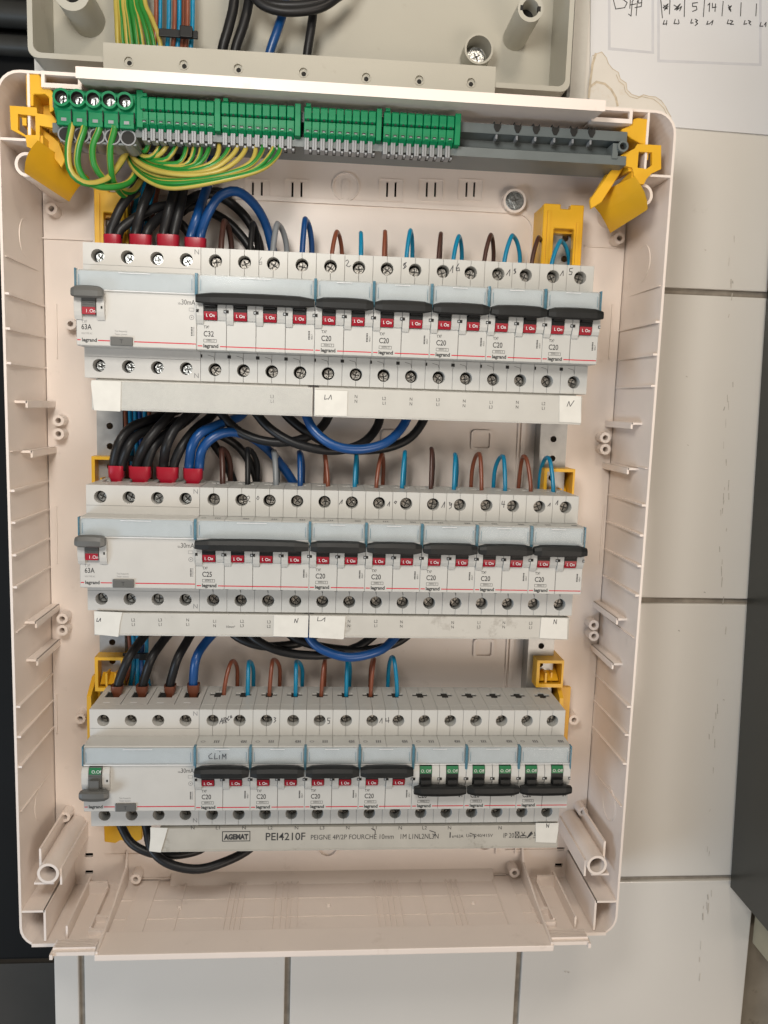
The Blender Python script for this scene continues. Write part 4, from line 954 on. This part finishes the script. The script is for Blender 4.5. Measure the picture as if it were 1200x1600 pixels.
# ================================================================== WIRES
def wire(pts, r, mats, label, name='wire', cat='wire', group='wires', striped=False, n=10):
    g = MB(); P = [at(*p[:2], p[2]) for p in pts]
    g.tube(P, r, n=12 if striped else n, stripe=1 if striped else None, twist=.012 if striped else 0)
    c = P[0]; o = g.build(name, mats, origin=c); tag(o, label, cat, group); return o
def cname(m): return {'cyan': 'light blue', 'brown': 'reddish brown', 'dbrown': 'dark brown', 'wblack': 'black', 'wgrey': 'grey', 'blue': 'dark blue'}[m]
YF, YK = 29.0, 54.0
def loop(row, name, m, front, apex, rear, r=1.45):
    fx, fy = front; ax, ay = apex; rx, ry = rear
    z_ = rows[row]; f = at(fx, fy, YF); a = at(ax, ay, 41); k = at(rx, ry, YK)
    if abs(f.x-k.x) < 1.0: k.x += .6
    top = a.z-r*.9
    P = [Vector((f.x, YF, z_+HB-5)), Vector((f.x, YF, z_+HB+2)), Vector((f.x*.72+a.x*.28, YF+3, (z_+HB)*.45+top*.55)), Vector((f.x*.3+a.x*.7, 36, top-1.6)), Vector((a.x, 41, top)),
         Vector((a.x*.45+k.x*.55, 47, top-3.0)), Vector((k.x, YK-2, (z_+HB)*.5+top*.5)), Vector((k.x, YK, z_+HB-2)), Vector((k.x, YK+2, z_+HB-16))]
    g = MB().tube(P, r, n=12, m=0, step=2.0); o = g.build('wire_loop', m, origin=P[0]); tag(o, name, 'wire', 'wire loops into the breakers')
pos = ['left', 'right']
def lname(row, k, side, m, r4=None):
    if r4 is not None: return f'{cname(m)} wire looping into the {words[r4]} pole of the wide breaker, {rown[row]} row'
    return f'{cname(m)} wire looping into the {pos[side]} pole of the {words[k]} two-pole breaker, {rown[row]} row'
R1 = [('dbrown', (345, 388), (352, 343), (362, 388)), ('wblack', (391, 388), (396, 346), (403, 388)), ('wgrey', (426, 388), (435, 347), (448, 390)), ('blue', (472, 395), (478, 340), (487, 395)),
      ('brown', (518, 397), (527.7, 360), (534, 397)), ('cyan', (564, 395), (563.7, 362), (564.5, 395)), ('brown', (600, 395), (601.7, 360), (602, 395)), ('cyan', (635, 395), (642, 358), (644, 396)),
      ('dbrown', (685, 400), (689, 363), (687, 400)), ('cyan', (708, 400), (718, 367), (721, 400)), ('dbrown', (756, 408), (768, 365), (770, 408)), ('cyan', (787, 410), (802, 366), (811, 410)),
      ('dbrown', (830, 412), (843, 369), (851, 412)), ('cyan', (861, 413), (878, 374), (888, 413))]
R2 = [('dbrown', (348, 757), (346, 697), (360, 757)), ('wblack', (387, 758), (387, 698), (402, 757)), ('wgrey', (431, 760), (428, 702), (432, 757)), ('blue', (469, 763), (468, 703), (471, 757)),
      ('brown', (512, 763), (505.7, 703), (508, 757)), ('cyan', (554, 765), (557, 706), (557, 757)), ('brown', (588, 765), (597, 706), (598, 757)), ('cyan', (628, 765), (633, 703), (631, 757)),
      ('dbrown', (673, 765), (674, 698), (675, 757)), ('cyan', (709, 768), (711, 707), (712, 760)), ('brown', (752, 768), (748, 706), (735.7, 763)), ('cyan', (789, 768), (785, 710), (770.7, 763)),
      ('brown', (829, 768), (818, 710), (810, 765)), ('cyan', (864, 770), (855, 712), (842, 765))]
R3 = [('brown', (350, 1087), (363, 1030), (371, 1072)), ('cyan', (387, 1088), (389, 1031), (396, 1072)), ('brown', (421, 1090), (426.7, 1028), (437, 1072)), ('cyan', (461.7, 1092), (463, 1031), (472, 1072)),
      ('brown', (502, 1092), (508, 1028), (507, 1072)), ('cyan', (540.7, 1092), (542.7, 1028), (546, 1072)), ('brown', (579, 1090), (585, 1027), (577, 1072)), ('cyan', (620, 1092), (614, 1024), (606, 1072))]
for row, R_ in enumerate((R1, R2, R3)):
    for i, (m, f_, a_, k_) in enumerate(R_):
        if row < 2 and i < 4: nm = lname(row, 0, 0, m, i); rr = 1.9
        else:
            j = i-4 if row < 2 else i; nm = lname(row, j//2, j % 2, m); rr = 1.45
        loop(row, nm, m, f_, a_, k_, rr)

def ferrule(parent, px0, px1, py0, py1, Y, m, row):
    a, b = at(px0, py0, Y), at(px1, py0, Y); z0 = rows[row]+HB-3; z1 = a.z; cx = (a.x+b.x)/2; rx = (b.x-a.x)/2
    g = MB(); secs = [(z0, .62, 2.6), (rows[row]+HB+1.0, .75, 3.2), (rows[row]+HB+3.0, 1.0, 4.2), (z1, 1.04, 4.4)]
    n = 20; rings = []
    for z, s, ry in secs:
        rings.append([(cx+rx*s*math.copysign(abs(math.cos(t))**.6, math.cos(t)), Y+ry*math.copysign(abs(math.sin(t))**.6, math.sin(t)), z) for t in [2*math.pi*i/n for i in range(n)]])
    vs = sum(rings, []); g.add(vs, [(k*n+i, k*n+(i+1) % n, (k+1)*n+(i+1) % n, (k+1)*n+i) for k in range(len(secs)-1) for i in range(n)], 0, True)
    inner = [(cx+(x-cx)*.9, Y+(y-Y)*.85, z-1) for x, y, z in rings[-1]]
    g.add(rings[-1]+inner, [(i, (i+1) % n, n+(i+1) % n, n+i) for i in range(n)]); g.add(inner, [tuple(range(n))])
    adopt(g.build('ferrule', m), parent)
def cable_set(label, paths, r, m, fer, row, group='thick cables'):
    """paths: lists of (px,py,Y) starting inside the ferrule"""
    p0 = at(*paths[0][0]); e = empty('power_cable', p0, label, 'cable', group)
    for p in paths:
        g = MB().tube([at(*q) for q in p], r, n=14, step=3); adopt(g.build('insulated_core', m), e)
    if fer: ferrule(e, *fer, row)
    return e
YT = 28
cable_set('black twin cable in the first red ferrule, top row', [[(172, 372, YT), (174, 358, YT), (190, 322, 28), (212, 292, 36), (222, 262, 48), (228, 200, 60)], [(184, 372, YT), (187, 360, YT), (205, 345, 30), (240, 326, 36), (280, 318, 44), (330, 300, 55), (360, 305, 62)]], 3.1, 'wblack', (163, 190, 367, 378, YT, 'redfer'), 0)
cable_set('black twin cable in the second red ferrule, top row', [[(211, 372, YT), (213, 358, YT), (222, 325, 26), (236, 290, 34), (245, 250, 48), (250, 190, 60)], [(228, 372, YT), (232, 358, YT), (250, 340, 34), (275, 328, 42), (310, 305, 50), (345, 308, 54), (380, 335, 55), (402, 372, 56), (408, 410, 56)]], 3.1, 'wblack', (203, 237, 367, 378, YT, 'redfer'), 0)
cable_set('black twin cable in the third red ferrule, top row', [[(255, 372, YT), (257, 358, YT), (266, 322, 26), (274, 290, 34), (280, 240, 50), (283, 190, 60)], [(271, 372, YT), (273, 358, YT), (281, 325, 28), (287, 292, 36), (296, 250, 50), (300, 190, 60)]], 3.2, 'wblack', (246, 280, 367, 379, YT, 'redfer'), 0)
cable_set('dark blue twin cable in the fourth red ferrule, top row', [[(297, 376, YT), (300, 362, YT), (308, 338, 26), (318, 308, 34), (325, 285, 42), (334, 230, 58)], [(313, 376, YT), (315, 362, YT), (326, 332, 24), (344, 306, 24), (370, 299, 28), (396, 318, 38), (415, 350, 48), (426, 392, 54), (428, 420, 56)]], 3.0, 'blue', (289, 322, 372, 381, YT, 'redfer'), 0)
cable_set('black cable arching behind the brown loop of the top row', [[(283, 332, 50), (300, 322, 52), (330, 332, 56), (362, 352, 58), (392, 390, 58), (400, 420, 58)]], 3.0, 'wblack', None, 0)
cable_set('short black cable behind the blue cable of the top row', [[(258, 330, 48), (285, 352, 46), (300, 372, 48), (320, 400, 54)]], 3.0, 'wblack', None, 0)
cable_set('black twin cable in the first red ferrule, middle row', [[(177, 735, YT), (178, 722, YT), (186, 692, 25), (205, 668, 30), (235, 656, 38), (280, 640, 52)], [(189, 735, YT), (191, 722, YT), (200, 698, 25), (215, 680, 30), (245, 668, 38), (290, 655, 52)]], 3.2, 'wblack', (170, 194, 727, 751, YT, 'redfer'), 1)
cable_set('black twin cable in the second red ferrule, middle row', [[(213, 735, YT), (215, 722, YT), (226, 696, 22), (244, 672, 24), (262, 652, 30), (285, 625, 44)], [(229, 735, YT), (231, 722, YT), (240, 698, 27), (258, 680, 34), (285, 662, 44), (310, 640, 52)]], 3.2, 'wblack', (202, 236, 728, 753, YT, 'redfer'), 1)
cable_set('black twin cable in the third red ferrule, middle row', [[(255, 735, YT), (256, 722, YT), (260, 698, 20), (272, 672, 22), (290, 652, 28), (315, 628, 44)], [(271, 735, YT), (273, 722, YT), (284, 698, 27), (304, 672, 34), (330, 650, 42), (345, 628, 50)]], 3.2, 'wblack', (245, 279, 729, 754, YT, 'redfer'), 1)
cable_set('dark blue twin cable in the fourth red ferrule, middle row', [[(295, 735, YT), (296, 722, YT), (300, 697, 22), (314, 676, 22), (340, 664, 30), (372, 652, 44), (385, 640, 50)], [(311, 735, YT), (312, 722, YT), (316, 702, 24), (332, 684, 24), (358, 675, 28), (390, 682, 36), (420, 704, 46), (448, 738, 54), (470, 775, 56)]], 3.2, 'blue', (287, 317, 731, 755, YT, 'redfer'), 1)
cable_set('black cable dropping behind the brown loops of the middle row', [[(318, 668, 54), (335, 695, 54), (350, 718, 56), (366, 757, 57), (370, 790, 57)]], 2.9, 'wblack', None, 1)
cable_set('black cable dropping behind the black loop of the middle row', [[(325, 675, 50), (352, 684, 50), (378, 704, 54), (398, 740, 57), (405, 780, 57)]], 2.9, 'wblack', None, 1)
for nm, P_ in (('shallow black cable hanging below the top comb, leftmost', [(330, 618, 38), (345, 645, 34), (375, 675, 30), (420, 690, 28), (465, 688, 30), (500, 670, 38), (518, 640, 46), (520, 615, 50)]),
               ('black cable hanging below the top comb, crossing behind the blue one', [(385, 618, 34), (400, 645, 30), (425, 672, 26), (465, 694, 24), (520, 704, 26), (565, 693, 32), (590, 665, 38), (596, 630, 44)]),
               ('black cable hanging below the top comb, ending furthest right', [(430, 618, 40), (447, 648, 36), (480, 675, 32), (530, 700, 34), (590, 702, 36), (635, 688, 40), (660, 660, 44), (672, 625, 48)])):
    cable_set(nm, [P_], 3.1, 'wblack', None, 1)
cable_set('dark blue cable hanging in a deep curve below the top comb', [[(470, 618, 24), (478, 648, 20), (492, 674, 16), (522, 696, 14), (562, 702, 16), (602, 692, 20), (628, 668, 26), (640, 640, 32), (642, 610, 36)]], 3.1, 'blue', None, 1)
for i, (P_, fx) in enumerate((([(184, 1078, YT), (186, 1064, YT), (200, 1030, 26), (216, 1006, 34), (232, 985, 42)], (174, 193)), ([(222, 1078, YT), (225, 1064, YT), (236, 1030, 26), (250, 1008, 34), (268, 985, 42)], (213, 232)),
                              ([(265, 1078, YT), (267, 1064, YT), (277, 1030, 26), (290, 1006, 34), (302, 985, 42)], (257, 275)))):
    cable_set(f'black cable in the {words[i]} brown ferrule of the bottom row', [P_], 3.1, 'wblack', (fx[0], fx[1], 1070, 1086, YT, 'brfer'), 2)
cable_set('dark blue cable in the fourth brown ferrule of the bottom row', [[(302, 1078, YT), (302, 1064, YT), (306, 1030, 26), (318, 1008, 34), (338, 985, 42)]], 3.1, 'blue', (293, 312, 1068, 1085, YT, 'brfer'), 2)
for nm, P_ in (('black cable hanging below the middle comb, shallowest', [(350, 975, 40), (372, 996, 36), (408, 1009, 34), (450, 1008, 36), (480, 1000, 40), (510, 980, 46)]),
               ('black cable hanging below the middle comb, lowest of the black ones', [(380, 975, 34), (398, 998, 30), (440, 1018, 28), (500, 1024, 30), (550, 1014, 36), (578, 998, 40), (600, 975, 46)]),
               ('black cable hanging below the middle comb, ending furthest right', [(440, 975, 40), (462, 998, 36), (510, 1012, 34), (570, 1016, 36), (615, 1006, 40), (640, 990, 44), (655, 970, 48)])):
    cable_set(nm, [P_], 3.1, 'wblack', None, 2)
cable_set('dark blue cable hanging in a curve below the middle comb', [[(476, 970, 22), (482, 994, 18), (502, 1014, 15), (545, 1027, 14), (590, 1018, 18), (612, 1002, 24), (630, 980, 30)]], 3.1, 'blue', None, 2)
cable_set('black cable looping below the bottom left switch, shorter', [[(180, 1270, 30), (192, 1296, 26), (206, 1318, 22), (236, 1333, 20), (275, 1336, 22), (312, 1328, 28), (330, 1312, 34), (340, 1290, 40)]], 3.0, 'wblack', None, 2)
cable_set('black cable looping lowest under the bottom comb', [[(224, 1268, 26), (230, 1296, 22), (238, 1328, 16), (265, 1350, 13), (310, 1358, 14), (355, 1345, 20), (390, 1326, 28), (412, 1300, 36)]], 3.2, 'wblack', None, 2)

# vertical bundles behind the rows
for j, (m, x0) in enumerate((('brown', 199), ('cyan', 206), ('cyan', 214), ('blue', 221), ('cyan', 229), ('brown', 236))):
    wire([(x0+18, 250, 58), (x0+10, 300, 52), (x0, 350, 50), (x0, 410, 55)], 1.5, m, f'{cname(m)} wire in the upright bundle behind the top left ferrules, {words[j]} from the left')
    wire([(x0-4, 610, 57), (x0-2, 660, 54), (x0, 710, 52), (x0, 770, 56)], 1.5, m, f'{cname(m)} wire in the upright bundle behind the middle left ferrules, {words[j]} from the left')
    if j < 5: wire([(x0, 970, 57), (x0+(4-j), 1010, 54), (x0+3-j, 1045, 50), (x0+3*j-6, 1078, 52), (x0+4*j-4, 1110, 58)], 1.5, m, f'{cname(m)} wire in the upright bundle behind the bottom left ferrules, {words[j]} from the left')
for px, py, lab in ((214, 1022, 'black cable tie round the wires behind the bottom left cables'), (214, 716, 'black cable tie round the wires behind the middle left ferrules'), (216, 342, 'black cable tie round the wires behind the top left ferrules')):
    a = at(px, py, 50)
    tag(MB().box(a.x-9, a.x+9, 45, 47, a.z-2, a.z+2, 0, .5).box(a.x+3, a.x+9, 41.5, 45, a.z-2, a.z+3, 0, .5).build('cable_tie', 'black'), lab, 'cable tie')

# earth wires
sc4 = 4.615
def e1(pts, label, depth):
    n = len(pts); P = []
    for i, (x, y) in enumerate(pts):
        t = i/(n-1); P.append((x/sc4, 90+y/sc4, depth[0]+(depth[1]-depth[0])*t-10*math.sin(math.pi*min(1, t*1.2))))
    wire(P, 2.0, ['wyellow', 'wgreen'], label, 'earth_wire', 'wire', 'earth wires', True)
e1([(515, 480), (512, 520), (490, 650), (500, 800), (560, 880), (640, 910), (730, 895), (800, 850), (890, 720), (945, 600), (960, 540)], 'thick green and yellow wire in the first screw terminal', (-2, 22))
e1([(608, 490), (603, 530), (566, 650), (560, 780), (620, 890), (720, 932), (850, 930), (940, 890), (985, 800), (1000, 700)], 'thick green and yellow wire in the second screw terminal', (-2, 26))
e1([(718, 490), (712, 530), (668, 640), (678, 770), (740, 865), (810, 910), (880, 960), (960, 960), (1020, 880)], 'thick green and yellow wire in the third screw terminal', (-2, 36))
e1([(828, 490), (823, 530), (795, 650), (800, 800), (822, 900), (870, 975), (940, 1010), (1000, 980)], 'thick green and yellow wire in the fourth screw terminal', (-3, 40))
E2 = [[(152, 380), (148, 440), (130, 485), (105, 485), (90, 440), (95, 380)],
      [(233, 380), (228, 450), (190, 515), (130, 535), (80, 505), (68, 450), (80, 380)],
      [(292, 385), (280, 450), (240, 505), (190, 530), (110, 520), (60, 460), (60, 380)],
      [(352, 390), (345, 460), (290, 540), (220, 555), (130, 540), (60, 490), (40, 400)],
      [(415, 395), (418, 480), (385, 560), (320, 582), (200, 570), (100, 520), (50, 440), (50, 380)],
      [(475, 400), (474, 490), (440, 570), (370, 600), (240, 585), (120, 540), (60, 470), (50, 390)],
      [(522, 400), (524, 500), (480, 585), (390, 612), (270, 603), (150, 565), (70, 500), (40, 400)],
      [(588, 405), (578, 490), (525, 575), (430, 612), (300, 620), (160, 590), (60, 520), (30, 420)],
      [(650, 410), (655, 490), (610, 570), (500, 615), (340, 630), (190, 600), (80, 540), (30, 430)],
      [(738, 395), (722, 480), (660, 560), (550, 615), (400, 640), (260, 625), (120, 575), (45, 500), (35, 410)],
      [(800, 400), (782, 480), (710, 560), (600, 625), (430, 652), (270, 640), (120, 590), (35, 510), (30, 410)],
      [(868, 410), (836, 500), (760, 580), (650, 638), (480, 663), (300, 652), (150, 615), (45, 545), (12, 470), (20, 400)],
      [(922, 415), (918, 500), (885, 570), (790, 625), (640, 670), (430, 690), (260, 680), (110, 625), (20, 540), (5, 440)],
      [(978, 420), (962, 500), (890, 590), (770, 640), (600, 680), (400, 702), (240, 700), (130, 665), (50, 590), (10, 480)],
      [(1045, 430), (1040, 490), (960, 590), (850, 650), (620, 695), (380, 722), (220, 715), (110, 670), (25, 570), (0, 470)],
      [(1098, 430), (1085, 510), (1000, 600), (870, 655), (660, 705), (450, 745), (300, 755), (180, 722), (60, 640), (0, 540), (-10, 450)]]
for i, pts in enumerate(E2):
    n = len(pts); P = []
    for j, (x, y) in enumerate(pts):
        t = j/(n-1); P.append((200+x/sc4, 130+y/sc4, 3+26*t*t-(4+i*.9)*math.sin(math.pi*min(1, t*1.15))+(16-i)*.6))
    wire(P, 1.45, ['wyellow', 'wgreen'], f'thin green and yellow wire from the {"first second third fourth fifth sixth seventh eighth ninth tenth eleventh twelfth thirteenth fourteenth fifteenth sixteenth".split()[i]} push-in earth clamp', 'earth_wire', 'wire', 'earth wires', True)
# wires in the junction box
for i, (x0, x1) in enumerate(((181, 184), (187, 192), (192, 199), (197, 206), (204, 214), (208, 222), (213, 232), (220, 240), (226, 250))):
    wire([(x0, -70, 60), (x0, 0, 58), ((x0+x1)/2, 30, 56), (x1, 66, 56), (x1+6, 120, 60)], 1.6, ['wyellow', 'wgreen'], f'green and yellow wire in the junction box bundle, {"first second third fourth fifth sixth seventh eighth ninth".split()[i]} from the left', 'earth_wire', 'wire', 'earth wires in the junction box', True)
for i, (m, x) in enumerate((('brown', 244), ('cyan', 250), ('cyan', 264), ('brown', 273), ('cyan', 280), ('brown', 287), ('brown', 293), ('cyan', 301))):
    wire([(x, -70, 58+(i % 3)*3), (x, 20, 57+(i % 3)*3), (x-1, 52, 56+(i % 3)*3), (x-3, 80, 60), (x-5, 130, 62)], 1.5, m, f'{cname(m)} wire of the tied bundle in the junction box, {"first second third fourth fifth sixth seventh eighth".split()[i]} from the left')
a = at(278, 54, 52)
tag(MB().box(a.x-12, a.x+13, 50, 52, a.z-2.4, a.z+2.4, 0, .5).box(a.x+2, a.x+10, 46, 50, a.z-3.5, a.z+3.5, 0, .6).build('cable_tie', 'black'), 'black cable tie round the blue and brown wires in the junction box', 'cable tie')
cable_set('left black cable of the pair in the middle of the junction box', [[(368, -70, 58), (366, 0, 56), (358, 40, 56), (348, 75, 58), (345, 110, 62)]], 3.3, 'wblack', None, 0)
cable_set('right black cable of the pair in the middle of the junction box', [[(395, -70, 60), (389, 0, 58), (380, 40, 58), (368, 76, 60), (365, 110, 63)]], 3.3, 'wblack', None, 0)
cable_set('dark blue cable slanting through the junction box', [[(452, -60, 62), (444, 10, 60), (434, 45, 58), (422, 80, 60), (415, 115, 64)]], 3.0, 'blue', None, 0)
cable_set('black cable running upright through the junction box', [[(495, -60, 62), (490, 10, 60), (486, 45, 58), (480, 84, 60), (478, 118, 64)]], 3.0, 'wblack', None, 0)
cable_set('black cable coiled across the top of the junction box, upper', [[(400, -40, 52), (410, -2, 50), (440, 8, 48), (490, 6, 48), (530, -6, 52), (560, -40, 56)]], 3.0, 'wblack', None, 0)
cable_set('black cable coiled across the top of the junction box, lower', [[(385, -30, 48), (405, 4, 46), (445, 18, 45), (500, 12, 46), (540, -14, 50)]], 3.0, 'wblack', None, 0)
